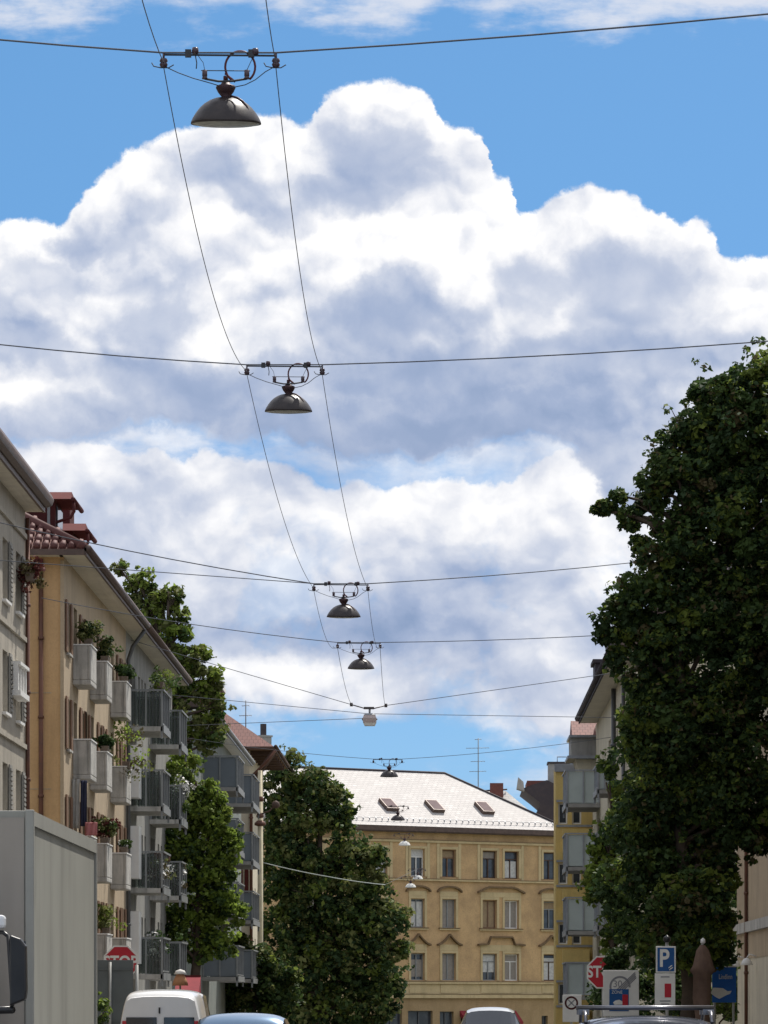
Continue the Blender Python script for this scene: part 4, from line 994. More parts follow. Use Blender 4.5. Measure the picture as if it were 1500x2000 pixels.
# lantern
dl = 130.0; lc = W(722, 1405, dl)
t = thing('suspended_lantern', 'square glass lantern hanging on crossed wires, the only lamp without a dome', 'street lamp', lc)
m = MB(); x, y, z = lc
def frus(m, x, y, z0, z1, a, b): m.box8([(x - a, y - a, z0), (x + a, y - a, z0), (x + a, y + a, z0), (x - a, y + a, z0), (x - b, y - b, z1), (x + b, y - b, z1), (x + b, y + b, z1), (x - b, y + b, z1)])
frus(m, x, y, z - .12, z + .02, .22, .235); frus(m, x, y, z + .023, z + .14, .235, .19); m.build('lantern_body', 'lantern_glass', t)
m = MB(); frus(m, x, y, z + .143, z + .20, .20, .12); m.tube([(x, y, z + .2), (x, y, z + .34)], .035, 8); m.build('lantern_cap', 'zinc', t)
m = MB(); m.box(x - .26, x + .26, y - .05, y + .05, z - .02, z + .02); m.box(x - .25, x - .237, y - .24, y + .24, z - .03, z + .03); m.build('band', 'dark_metal', t)
m = MB(); frus(m, x, y, z - .22, z - .123, .17, .215); m.build('lower_glass', 'white_paint', t)
m = MB(); m.box(x - .20, x + .15, y - .05, y + .05, z + .343, z + .42); m.tube([(x - .62, y, z + .50), (x - .2, y, z + .38), (x + .15, y, z + .37), (x + .55, y, z + .47)], .02, 6)
for dx, dz in ((-.62, .50), (.55, .47)): m.lathe([(0, -.06), (.05, -.06), (.05, .06), (0, .06)], (x + dx, y, z + dz), 8)
m.build('hanger', 'dark_metal', t)

def wire(name, label, pts, r=.011, mat='cable', sag=0.0, n=14, cat='wire', group='span wires across the street'):
    P = [Vector(p) for p in pts]; out = []
    for a, b in zip(P, P[1:]):
        for i in range(n + (b is P[-1])):
            tt = i / n; q = a.lerp(b, tt); q.z -= 4 * sag * tt * (1 - tt); out.append(q)
    m = MB(); m.tube(out, r * .8, 5); base = P[0]; mat = 'wire_grey' if mat == 'cable' else mat
    o = m.build(name, mat); tag(o, label, cat, group); return o
def span(L, R, cL, cR, label, r=.011):
    wire('span_wire', label, [L, cL], r, n=8, sag=.0).data
def spanwire(i, pl, pr, label, r=.011, R=None):
    """across the street through lamp i; pl/pr are points on the wire seen at left/right of it, run on to the house fronts"""
    c = LP[i]; d = c.y; a = c + Vector((-.62, 0, .0)); b = c + Vector((.51, 0, -.0))
    q = W(*pl, d); s_ = (q - a); L = a + s_ * ((LX - a.x) / s_.x)
    q = W(*pr, d); s_ = (q - b); R = Vector(R) if R else b + s_ * (((8.5 if d < 110 else 6.8) - b.x) / s_.x)
    P = []
    for k_ in range(9): tt = k_ / 8; v = L.lerp(a, tt); v.z -= .10 * 4 * tt * (1 - tt); P.append(v)
    P.append(b)
    for k_ in range(1, 9): tt = k_ / 8; v = b.lerp(R, tt); v.z -= .10 * 4 * tt * (1 - tt); P.append(v)
    m = MB(); m.tube(P, r * .8, 5); o = m.build('span_wire', 'wire_grey'); tag(o, label, 'wire', 'span wires across the street')
spanwire(0, (0, 65), (1500, 8), 'span wire carrying the largest dome lamp, crossing the blue sky at the top', .012)
spanwire(1, (0, 660), (1490, 655), 'span wire carrying the second largest lamp, crossing the big cloud', .012)
spanwire(2, (170, 1050), (1235, 1058), 'steep span wire carrying the third dome lamp, rising to the chestnut crown', .014, (8.49, 103, 13.9))
spanwire(3, (375, 1212), (1165, 1234), 'span wire carrying the fourth dome lamp', .013)
spanwire(4, (520, 1458), (980, 1462), 'faint span wire carrying the lamp in front of the pale ridge', .012)
c = LP[2]
wire('span_wire', 'lower second wire left of the third dome lamp', [Vector((LX, 79.5, W(0, 1085, 79.5).z)), c + Vector((-.60, 0, 0))], .011)
x, y, z = lc
wire('span_wire', 'span wire from the left houses down to the square lantern', [(LX, y, W(0, 1250, y).z), (x - .62, y, z + .5)], .014)
wire('span_wire', 'span wire rising from the square lantern to the right trees', [(x + .55, y, z + .47), (6.8, y + 1, W(1250, 1302, y).z)], .014)
wire('span_wire', 'second wire passing level just behind the square lantern', [(LX, y + 6, W(440, 1366, y + 6).z + .25), (x - .1, y + 3, z + .42), (6.8, y + 6, z + .50)], .013)
wire('span_wire', 'low wire left of the lantern sloping up towards it', [(LX, y + 14, W(500, 1414, y + 14).z - .1), (x + .1, y + 4, z + .35)], .013)
# two lengthwise wires linking the lamps
prev = None
start = LP[0] + Vector((0.35, -19.5, 1.6))
seq = [start] + LP[:4]
sags = [1.0, .58, .48, .45]
names = [('left', -.615), ('right', .505)]
hops = ['running over the viewer to the largest lamp', 'between the largest and second lamps', 'between the second and third lamps', 'between the third and fourth lamps']
for nm, dx in names:
    for j in range(4):
        a, b = seq[j] + Vector((dx, 0, -.14)), seq[j + 1] + Vector((dx, 0, -.10))
        wire('lengthwise_wire', f'{nm} lengthwise wire {hops[j]}', [a, b], .0065, sag=sags[j], n=24, group='lengthwise wires linking the lamps')
for nm, dx in names:
    a = LP[3] + Vector((dx, 0, -.14)); b = Vector((lc.x + (-.6 if dx < 0 else .52), lc.y, lc.z + .48))
    wire('lengthwise_wire', f'{nm} lengthwise wire between the fourth lamp and the square lantern', [a, b], .009, sag=.25, group='lengthwise wires linking the lamps')

# cream post with its fittings and the cable crossing in front of the dark tree
pt = W(508, 1505, 204); t = thing('lamp_post', 'tall cream post with brown clamps beside the dark tree', 'post', (pt.x, 204, -1.8))
m = MB(); m.tube([(pt.x, 204, -1.8), (pt.x, 204, 4), (pt.x, 204, pt.z)], [.17, .15, .12], 12); m.build('post', 'cream_post', t)
for py, rr in ((1608, .30), (1592, .2), (1560, .2)):
    z = W(508, py, 204).z; m = MB(); m.lathe([(.13, -.16), (rr, -.10), (rr, .02), (rr * .6, .12), (.12, .16)], (pt.x, 204, z), 12); m.build('clamp', 'copper_pipe', t)
z = W(538, 1572, 204).z; m = MB(); m.tube([(pt.x, 204, z - .5), (pt.x + .5, 203.7, z - .35), (pt.x + .85, 203.6, z)], .04, 6); m.lathe([(0, .22), (.18, .12), (.22, -.08), (.1, -.2), (0, -.2)], (pt.x + .85, 203.6, z), 10); m.build('side_lamp', 'dark_wood', t)
wire('span_wire', 'thick pale cable from the cream post across the dark tree', [W(515, 1685, 204), W(640, 1712, 212), W(752, 1728, 224)], .032, 'cable_light', sag=.04)
wire('span_wire', 'thin wire from the pale cable on to the far lamps', [W(752, 1728, 224), LP[8] + Vector((0, 0, .0))], .012, 'cable')

# ------------------------------------------------------------------ vehicles
def loft(st, n_arc=5):
    """st: (y, z_sill, z_belt, z_roof, w_belt, w_roof)"""
    rings = []
    for y, zs, zb, zr, wb, wr in st:
        hs = [(wb * .90, zs), (wb * .985, zs + .12), (wb, zs + (zb - zs) * .55), (wb * .965, zb)]
        g = zr - zb
        top = [(wr + (wb * .965 - wr) * .12, zb + g * .86), (wr * .86, zr - g * .03), (wr * .5, zr + .012), (0, zr + .02)]
        hs += top; ring = hs + [(-x, z) for x, z in hs[-2::-1]]
        rings.append([(x, y, z) for x, z in ring])
    return rings
def make_car(name, label, cat, loc, st, paint, rails=False, face=1, length=4.4, rw=.32, glassrows=None, van=False):
    """st runs nose -> tail in local y (negative = towards the viewer if face=+1)"""
    t = thing(name, label, cat, loc); X, Y, Zb = loc
    rings = loft(st); n = len(rings[0]); body = MB(); glass = MB()
    T = lambda p: Vector((X + p[0], Y + p[1] * face, Zb + p[2]))
    for i in range(len(rings) - 1):
        tall = [st[q][3] - st[q][2] > .25 for q in (i, i + 1)]
        for j in range(n - 1):
            q = [T(rings[i][j]), T(rings[i + 1][j]), T(rings[i + 1][j + 1]), T(rings[i][j + 1])]
            side = j in (3, n - 5)
            tgt = body
            if side and all(tall) and glassrows and glassrows[i]: tgt = glass
            if (tall[0] != tall[1]) and 3 <= j <= n - 5: tgt = glass
            tgt.add(q, [(0, 1, 2, 3)], True)
    for e in (0, -1): body.add([T(p) for p in rings[e]], [tuple(range(n))], False)
    bo = body.build('body', paint, t); 
    wm = bo.modifiers.new('weld', 'WELD'); wm.merge_threshold = .001
    ss = bo.modifiers.new('sub', 'SUBSURF'); ss.levels = ss.render_levels = 2
    go = glass.build('windows', 'car_glass', t)
    wb = st[len(st) // 2][4]; y0, y1 = st[0][0], st[-1][0]
    for sx in (-1, 1):
        for yy in (y0 + .85, y1 - .85):
            w_ = MB(); w_.lathe([(rw * .62, -.11), (rw * .95, -.11), (rw, -.07), (rw, .07), (rw * .95, .11), (rw * .62, .11)], T((sx * (wb - .08), yy, rw)), 24, ax='x'); wo = w_.build('tyre', 'rubber', t)
            w_ = MB(); w_.lathe([(0, sx * .07), (rw * .2, sx * .09), (rw * .58, sx * .06), (rw * .62, sx * .10), (rw * .62, -sx * .1)], T((sx * (wb - .08), yy, rw)), 20, ax='x'); w_.build('rim', 'rim', wo)
        a = T((sx * wb * .72, y0 - .01, st[0][2] - .12)); m = MB(); m.lathe([(0, -.05 * face), (.09, -.04 * face), (.12, .03 * face)], a, 12, ax='y'); m.build('headlight', 'lamp_white', t)
        a = T((sx * wb * .8, y1 - .0, st[-1][2] - .02)); m = MB(); m.box(a.x - .09, a.x + .09, a.y - .03, a.y + .03, a.z - .12, a.z + .12); m.build('tail_light', 'lamp_red', t, bevel=.02)
        yb = st[2][0] + .55 if not van else st[2][0] + .3; a = T((sx * (wb + .10), yb, st[2][2] + .10)); m = MB(); m.box(a.x - .11, a.x + .11, a.y - .06, a.y + .06, a.z - .07, a.z + .08); m.build('mirror', paint, t, bevel=.03)
    m = MB(); m.box(X - wb * .93, X + wb * .93, Y + (y0 - .04) * face if face > 0 else Y + (y0 + .3) * face, Y + (y0 + .3) * face if face > 0 else Y + (y0 - .04) * face, Zb + .28, Zb + .46); m.build('bumper', 'black_plastic', t, bevel=.03)
    if rails:
        zr = max(s[3] for s in st); wr = [s for s in st if s[3] == zr][0][5]; ys = [s[0] for s in st if s[3] > zr - .06]
        for sx in (-1, 1):
            m = MB(); a, b = min(ys) - .05, max(ys) + .1
            m.tube([T((sx * wr * .93, a, zr - .05)), T((sx * wr * .93, a + .15, zr + .045)), T((sx * wr * .93, b - .15, zr + .045)), T((sx * wr * .93, b, zr - .05))], .018, 8); m.build('roof_rail', 'rack_metal', t)
        for yy in (min(ys) + .35, max(ys) - .45):
            m = MB(); m.tube([T((-wr * 1.02, yy, zr + .085)), T((wr * 1.02, yy, zr + .085))], .022, 8)
            for sx in (-1, 1): q = T((sx * wr * .93, yy, zr + .05)); m.box(q.x - .05, q.x + .05, q.y - .05, q.y + .05, q.z - .03, q.z + .02)
            m.build('roof_bar', 'rack_metal', t)
    return t
# estate / hatchback profile: nose ... tail
def prof_car(H, L=4.4, W_=.88, wr=.60, wagon=True):
    b = .94 * H / 1.5
    st = [(-L / 2, .32, .62, .66, W_ * .86, .55), (-L / 2 + .25, .22, .72, .78, W_ * .95, .62), (-L / 2 + 1.15, .20, .88, .96, W_, .66), (-L / 2 + 1.75, .20, b, H - .10, W_, wr),
          (-L / 2 + 2.1, .20, b, H - .015, W_, wr), (-L / 2 + 2.7, .20, b, H, W_, wr), (-L / 2 + 3.3, .20, b + .01, H - .01, W_, wr)]
    if wagon: st += [(L / 2 - .38, .22, b + .03, H - .07, W_ * .98, wr * .96), (L / 2 - .06, .26, b, b + .12, W_ * .93, wr * 1.1), (L / 2, .34, .72, .8, W_ * .88, wr)]
    else: st += [(L / 2 - .85, .22, b + .02, H - .22, W_ * .98, wr * .95), (L / 2 - .35, .24, b - .02, b + .06, W_ * .95, wr * 1.1), (L / 2, .34, .72, .8, W_ * .88, wr)]
    return st
G = [False, False, False, True, True, True, True, True, False]
make_car('parked_car', 'black estate car with chrome roof rails and bars at the lower right', 'car', (1.90, 36.2, 0), prof_car(1.495, 4.5, .90, .62), 'paint_black', rails=True, face=-1, glassrows=G)
make_car('car', 'metallic blue car in front of the white van, only its roof in view', 'car', (-3.05, 60, 0), prof_car(1.475, 4.3, .88, .62, False), 'paint_blue', face=-1, glassrows=G)
make_car('car', 'silver car with bright roof in front of the ochre house', 'car', (1.32, 102, 0), prof_car(1.55, 4.2, .88, .60), 'paint_silver', face=1, glassrows=G)
vs = [(-2.45, .35, .85, .90, .86, .70), (-2.25, .28, 1.02, 1.08, .93, .76), (-1.75, .25, 1.12, 1.22, .95, .80), (-1.15, .25, 1.18, 1.86, .95, .80), (-.85, .25, 1.18, 1.93, .95, .80), (.3, .25, 1.18, 1.96, .95, .80),
      (1.5, .25, 1.18, 1.95, .95, .80), (2.15, .25, 1.18, 1.92, .95, .79), (2.36, .27, 1.18, 1.87, .94, .78), (2.45, .35, 1.16, 1.78, .92, .75)]
van_ = make_car('delivery_van', 'white van with rounded roof parked on the left behind the blue car', 'van', (-6.25, 88.0, 0), vs, 'paint_white', face=-1, glassrows=[False, False, False, True, True, False, False, False, False], van=True, rw=.34)
ymin = 88.0 - 2.47
for sx in (-1, 1): m = MB(); m.box(-6.25 + (sx * .42) - .34, -6.25 + (sx * .42) + .34, ymin - .015, ymin + .01, .92, 1.34); m.build('rear_window', 'car_glass', van_, bevel=.01)
m = MB(); m.box(-6.285, -6.245, ymin - .03, ymin - .002, 1.42, 1.56); m.build('high_brake_light', 'black_plastic', van_, bevel=.01)
# box truck on the left, facing the viewer
t = thing('box_truck', 'grey box truck with a tall ribbed cargo box at the lower left edge', 'truck', (-4.75, 33, 0))
XR, XL, Y0, Y1 = -3.52, -6.0, 33.0, 39.05; ZT = 1.6 + (VY - 1583) * 33 / F; ZBX = .95
m = MB(); m.box(XL, XR, Y0, Y1, ZBX, ZT); bx = m.build('cargo_box', 'truck_grey', t, bevel=.012)
m = MB(); m.box(XL + .05, XR - .06, Y0 - .012, Y0 - .002, ZBX + .05, ZT - .06); m.build('front_panel', 'truck_front', bx)
m = MB()
m.box(XR + .002, XR + .022, Y0 + .02, Y1 - .02, ZT - .13, ZT - .005); m.build('top_rail', 'truck_trim', bx)
m = MB(); m.box(XR - .05, XR + .025, Y0 - .022, Y0 + .05, ZBX, ZT + .006); m.build('corner_post', 'truck_trim', bx, bevel=.01)
m = MB(); m.box(XR - .05, XR + .025, Y1 - .05, Y1 + .02, ZBX, ZT + .006); m.build('corner_post', 'truck_trim', bx, bevel=.01)
m = MB(); m.box(XR + .002, XR + .022, Y0 + .02, Y1 - .02, ZBX, ZBX + .14); m.build('bottom_rail', 'truck_trim', bx)
m = MB(); m.box(XL + .2, XR - .2, Y0 - 1.6, Y1 - .1, .62, .93); m.build('chassis', 'dark_metal', t)
m = MB(); P = [(XL + .08, 31.0, .55), (XR - .42, 31.0, .55), (XR - .42, 32.7, .55), (XL + .08, 32.7, .55), (XL + .14, 31.3, 2.45), (XR - .48, 31.3, 2.45), (XR - .48, 32.7, 2.45), (XL + .14, 32.7, 2.45)]; m.box8(P); cb = m.build('cab', 'paint_white', t, bevel=.08)
m = MB(); m.box8([(XL + .2, 31.05, 1.35), (XR - .56, 31.05, 1.35), (XR - .56, 31.1, 1.35), (XL + .2, 31.1, 1.35), (XL + .22, 31.22, 2.2), (XR - .58, 31.22, 2.2), (XR - .58, 31.3, 2.2), (XL + .22, 31.3, 2.2)]); m.build('windscreen', 'car_glass', cb)
for x in (XL + .15, XR - .15):
    for y in (31.7, 37.4):
        m = MB(); m.lathe([(.28, -.13), (.44, -.13), (.47, -.08), (.47, .08), (.44, .13), (.28, .13)], (x, y, .47), 24, ax='x'); wo = m.build('tyre', 'rubber', t)
        m = MB(); m.lathe([(0, .05), (.12, .07), (.28, .05), (.28, -.1), (0, -.1)], (x, y, .47), 16, ax='x'); m.build('rim', 'rim', wo)
q = W(38, 1890, 30.6); a = W(-14, 1812, 30.6)
m = MB(); zt, zb_ = W(0, 1826, 30.6).z, W(0, 1965, 30.6).z; x0, x1 = W(20, 0, 30.6).x, W(53, 0, 30.6).x
m.prism([(x0, 30.55, zb_), (x1 - .01, 30.55, zb_ + .05), (x1, 30.55, zb_ + .12), (x1 - .006, 30.55, zt - .09), (x1 - .05, 30.55, zt - .03), (x0, 30.55, zt)], (0, .12, 0)); mo = m.build('mirror', 'black_plastic', t, bevel=.015)
m = MB(); m.tube([(x0 - .35, 30.9, zt + .04), (x0 - .06, 30.65, zt + .02), (x0 + .02, 30.62, zt - .04)], .018, 8); m.tube([(x0 - .02, 30.62, zt), (x0 + .0, 30.62, zb_ + .25), (x0 + .015, 30.62, zb_)], .016, 8); m.tube([(x0 - .35, 30.9, zb_ - .04), (x0 + .02, 30.62, zb_ - .03)], .03, 8); m.build('mirror_arm', 'black_plastic', mo)
m = MB(); m.box(x0 + .02, x1 - .02, 30.672, 30.68, zb_ + .04, zt - .05); m.build('mirror_glass', 'car_glass', mo)
m = MB(); m.box(x0 - .16, x0 - .04, 30.6, 30.7, zt + .05, zt + .16); m.build('marker_lamp', 'lamp_white', mo, bevel=.03)

# ------------------------------------------------------------------ signs
def octagon(m, c, r, y0, th):
    m.prism([(c.x + r * math.cos(math.pi / 8 + i * math.pi / 4), y0, c.z + r * math.sin(math.pi / 8 + i * math.pi / 4)) for i in range(8)], (0, th, 0))
def post(t, x, y, z, r=.035, mat='post_grey'):
    m = MB(); m.tube([(x, y, ground_z(y)), (x, y, z)], r, 10); return m.build('post', mat, t)
def stop_sign(label, px, py, d, R):
    c = W(px, py, d); t = thing('stop_sign', label, 'stop sign', (c.x, d, ground_z(d)), 'red octagonal stop signs')
    m = MB(); octagon(m, c, R, d, .03); pl = m.build('sign_plate', 'sign_white', t)
    m = MB(); octagon(m, c, R * .915, d - .006, .004); m.build('sign_face', 'sign_red', pl)
    text_mesh('lettering', 'STOP', R * .92, (c.x, d - .010, c.z), 'sign_white', pl, .003, .84, bold=.012)
    post(t, c.x, d + .065, c.z + .3)
stop_sign('red stop sign on the left, its lower half hidden by a grey sign back', 236, 1880, 99, .475)
stop_sign('red stop sign on the right, half hidden by leaves and a white board', 1178, 1899, 104, .475)
# back of a road sign in front of the left stop sign
t = thing('road_sign', 'dark grey back of a road sign standing before the left stop sign', 'road sign', (-7.9, 94, 0))
a, b = W(186, 1875, 94), W(260, 2012, 94); m = MB(); m.box(a.x, b.x, 94, 94.02, b.z, a.z); m.build('sign_plate', 'sign_back', t, bevel=.004)
for q in (a.z - .25, b.z + .2): m = MB(); m.box(a.x + .02, b.x - .02, 93.965, 93.998, q, q + .04); m.build('rail', 'sign_back', t)
post(t, W(215, 0, 93.9).x, 93.92, a.z - .05)
post(t, W(264, 0, 94).x + .03, 94.1, a.z - .12, .045, 'post_grey')
# no-stopping zone sign, small
def panel(t, px0, py0, px1, py1, d, mat='sign_white', th=.025, name='sign_plate', bevel=.01, dy=0):
    a, b = W(px0, py0, d), W(px1, py1, d); m = MB(); m.box(a.x, b.x, d - dy, d - dy + th, b.z, a.z); return m.build(name, mat, t, bevel=bevel)
def ring(c, r0, r1, y, n=32, a0=0, a1=360):
    m = MB(); vs = []; fs = []
    for i in range(n + 1):
        a = math.radians(a0 + (a1 - a0) * i / n)
        for r, yy in ((r0, y), (r1, y), (r1, y + .003), (r0, y + .003)): vs.append((c.x + r * math.cos(a), yy, c.z + r * math.sin(a)))
    for i in range(n):
        for j in range(4): fs.append((i * 4 + j, i * 4 + (j + 1) % 4, i * 4 + 4 + (j + 1) % 4, i * 4 + 4 + j))
    return m.add(vs, fs)
d = 98; t = thing('road_sign', 'small pale square sign with a dark red ring under the grey balconies', 'road sign', (W(1117, 0, d).x, d, 0))
pl = panel(t, 1099, 1943, 1136, 1996, d); c = W(1116, 1959, d)
ring(c, .125, .172, d - .004).build('red_ring', 'red_metal', pl); m = MB()
for s_ in (-1, 1): m.prism([(c.x - .09, d - .005, c.z - s_ * .07), (c.x - .07, d - .005, c.z - s_ * .09), (c.x + .09, d - .005, c.z + s_ * .07), (c.x + .07, d - .005, c.z + s_ * .09)], (0, .003, 0))
m.build('cross', 'sign_grey', pl); post(t, c.x, d + .06, c.z + .05)
# big white end-of-zone board
d = 96; t = thing('road_sign', 'large white board with a grey slashed circle over a blue panel', 'road sign', (W(1213, 0, d).x, d, 0))
pl = panel(t, 1178, 1895, 1248, 1985, d); c = W(1211, 1927, d)
ring(c, .215, .265, d - .004, a0=-5, a1=200).build('grey_circle', 'sign_grey', pl)
for i in range(4):
    o_ = i * .045; m = MB(); a = (c.x - .12 + o_, c.z - .10 - o_ * .3); b = (c.x + .36 + o_ * .25, c.z + .36 - o_ * .9)
    m.prism([(a[0], d - .006, a[1]), (a[0] + .02, d - .006, a[1] - .02), (b[0] + .02, d - .006, b[1] - .02), (b[0], d - .006, b[1])], (0, .004, 0)); m.build('slash', 'sign_grey', pl)
text_mesh('lettering', '30', .24, (c.x - .06, d - .005, c.z + .06), 'sign_grey', pl, .002)
bp_ = panel(pl, 1190, 1932, 1228, 1975, d, 'sign_blue', .006, 'blue_panel', 0, .008)
text_mesh('lettering', 'ZONE', .11, (W(1205, 0, d).x, d - .012, W(0, 1938, d).z), 'sign_white', pl, .002, .9)
a = W(1205, 1958, d); m = MB(); m.prism([(a.x - .1, d - .013, a.z), (a.x - .04, d - .013, a.z + .05), (a.x + .06, d - .013, a.z + .07), (a.x + .14, d - .013, a.z + .02), (a.x + .14, d - .013, a.z - .05), (a.x - .06, d - .013, a.z - .06)], (0, .004, 0)); m.build('white_glyph', 'sign_white', bp_)
a = W(1221, 1955, d); m = MB(); m.box(a.x - .07, a.x + .07, d - .014, d - .010, a.z - .18, a.z + .16); m.build('red_glyph', 'sign_red', bp_)
for x in (1186, 1240): post(t, W(x, 0, d).x, d + .06, W(0, 1900, d).z)
# parking sign
d = 79; t = thing('parking_sign', 'blue parking sign with a white P over a white plate with red mark', 'parking sign', (W(1300, 0, d).x, d, 0))
pl = panel(t, 1281, 1848, 1320, 1900, d); bl = panel(pl, 1284, 1851, 1317, 1897, d, 'sign_blue', .004, 'blue_face', 0, .005)
text_mesh('lettering', 'P', .50, (W(1297, 0, d).x, d - .010, W(0, 1873, d).z), 'sign_white', bl, .002, .82, bold=.012)
a = W(1310, 1889, d); m = MB(); m.tube([(a.x - .045, d - .008, a.z - .02), (a.x + .03, d - .008, a.z + .04)], .012, 5); m.build('symbol', 'sign_white', bl); m = MB(); m.tube([(a.x - .03, d - .008, a.z - .06), (a.x + .045, d - .008, a.z)], .012, 5); m.build('symbol', 'sign_white', bl)
p2 = panel(t, 1279, 1901, 1319, 1966, d, 'sign_white')
a, b = W(1298, 1921, d), W(1311, 1948, d); m = MB(); m.box(a.x, b.x, d - .006, d - .002, b.z, a.z); m.build('red_mark', 'sign_red', p2, bevel=.001)
for py, w0 in ((1908, .09), (1930, .0), (1955, .11), (1961, .09)):
    if w0: a = W(1299, py, d); m = MB(); m.box(a.x - w0, a.x + w0, d - .005, d - .002, a.z - .012, a.z + .012); m.build('text_line', 'sign_grey', p2)
post(t, W(1303, 0, d).x, d + .06, W(0, 1838, d).z); a = W(1303, 1834, d); m = MB(); m.lathe([(0, .08), (.07, .04), (.08, -.03), (.03, -.07), (0, -.07)], (a.x, d + .06, a.z), 10); m.build('cap', 'black_plastic', t)
# folded parasol
d = 84; t = thing('parasol', 'closed brown parasol with white tip between parking sign and blue board', 'parasol', (W(1372, 0, d).x, d, 0))
cx = W(1372, 0, d).x; zt = W(0, 1842, d).z; m = MB(); n = 28; rows_ = [(zt - .04, .05), (zt - .16, .13), (zt - .50, .20), (zt - .60, .24), (zt - .70, .17), (zt - 1.2, .175), (zt - 1.6, .13), (zt - 1.9, .17), (.75, .14)]
vs = []; fs = []
for k_, (z, r) in enumerate(rows_):
    for i in range(n):
        a = 2 * math.pi * i / n; rr = r * (1 + (.16 if i % 2 else -.10) * min(1, k_ / 2)) * (1 + .08 * math.sin(3 * a + k_)); vs.append((cx + rr * math.cos(a), d + rr * math.sin(a), z))
for k_ in range(len(rows_) - 1):
    for i in range(n): fs.append((k_ * n + i, k_ * n + (i + 1) % n, k_ * n + n + (i + 1) % n, k_ * n + n + i))
m.add(vs, fs, True); m.build('canopy', 'brown_cloth', t)
m = MB(); m.tube([(cx, d, .12), (cx, d, zt)], .025, 8); m.build('pole', 'post_grey', t)
m = MB(); m.lathe([(0, .09), (.05, .05), (.055, -.02), (.02, -.05), (0, -.05)], (cx + .01, d, zt + .03), 12); m.build('finial', 'white_paint', t)
m = MB(); m.lathe([(.3, 0), (.3, .06), (.06, .1), (.05, .3), (0, .3)], (cx, d, .12), 16); m.build('foot', 'concrete', t)
# blue advertising board
d = 90; t = thing('advertising_board', 'blue advertising board with pale word and white fish shape beside the sand-coloured house', 'sign', (W(1415, 0, d).x, d, 0))
pl = panel(t, 1391, 1889, 1438, 1958, d, 'ad_blue'); panel(pl, 1390, 1887, 1439, 1889, d, 'sign_white', .03, 'frame', 0, .003)
text_mesh('lettering', 'Lindlinn', .165, (W(1417, 0, d).x, d - .006, W(0, 1908, d).z), 'sign_white', pl, .002, .62)
Q = [(1388, 1940), (1393, 1929), (1412, 1930), (1421, 1936), (1429, 1935), (1426, 1941), (1418, 1944), (1405, 1951), (1397, 1947)]
m = MB(); m.prism([(W(x, y, d).x, d - .008, W(x, y, d).z) for x, y in Q], (0, .004, 0)); m.build('fish_shape', 'sign_white', pl)
for x in (1396, 1433): post(t, W(x, 0, d).x, d + .06, W(0, 1886, d).z, .03)

# ------------------------------------------------------------------ trees
def leaf_cloud(rng, centers, radii, n_leaf, size, flat=.55):
    """leaf quads spread over the upper/outer shells of small clumps; returns verts (N*4,3)"""
    C = np.repeat(centers, n_leaf, 0); R = np.repeat(radii, n_leaf)
    N = len(C); v = rng.normal(size=(N, 3)); v /= np.linalg.norm(v, axis=1)[:, None]
    rr = R * rng.uniform(.45, 1.05, N) ** .6; P = C + v * rr[:, None] * np.array([1, 1, .8])
    nrm = v * .55 + rng.normal(size=(N, 3)) * .55 + np.array([0, 0, .45]); nrm /= np.linalg.norm(nrm, axis=1)[:, None]
    t = np.cross(nrm, rng.normal(size=(N, 3))); t /= np.linalg.norm(t, axis=1)[:, None]; b = np.cross(nrm, t)
    s = size * rng.uniform(.45, 1.4, N)[:, None]
    q = np.stack([P - t * s * .5, P + b * s * .34 + t * s * .04, P + t * s * .5 - nrm * s * .12, P - b * s * .34 + t * s * .04], 1)
    return q.reshape(-1, 3)
def mesh_quads(name, verts, mats, mi, parent):
    off = np.array(parent.location) if parent else np.zeros(3); verts = verts - off
    nq = len(verts) // 4; me = bpy.data.meshes.new(name); me.vertices.add(len(verts)); me.vertices.foreach_set('co', verts.astype(np.float32).ravel())
    me.loops.add(nq * 4); me.loops.foreach_set('vertex_index', np.arange(nq * 4, dtype=np.int32)); me.polygons.add(nq)
    me.polygons.foreach_set('loop_start', np.arange(0, nq * 4, 4, dtype=np.int32)); me.polygons.foreach_set('loop_total', np.full(nq, 4, dtype=np.int32))
    for m in mats: me.materials.append(M[m])
    me.polygons.foreach_set('material_index', mi.astype(np.int32)); me.update(calc_edges=True); me.validate()
    o = bpy.data.objects.new(name, me); S.collection.objects.link(o)
    if parent: o.parent = parent
    return o
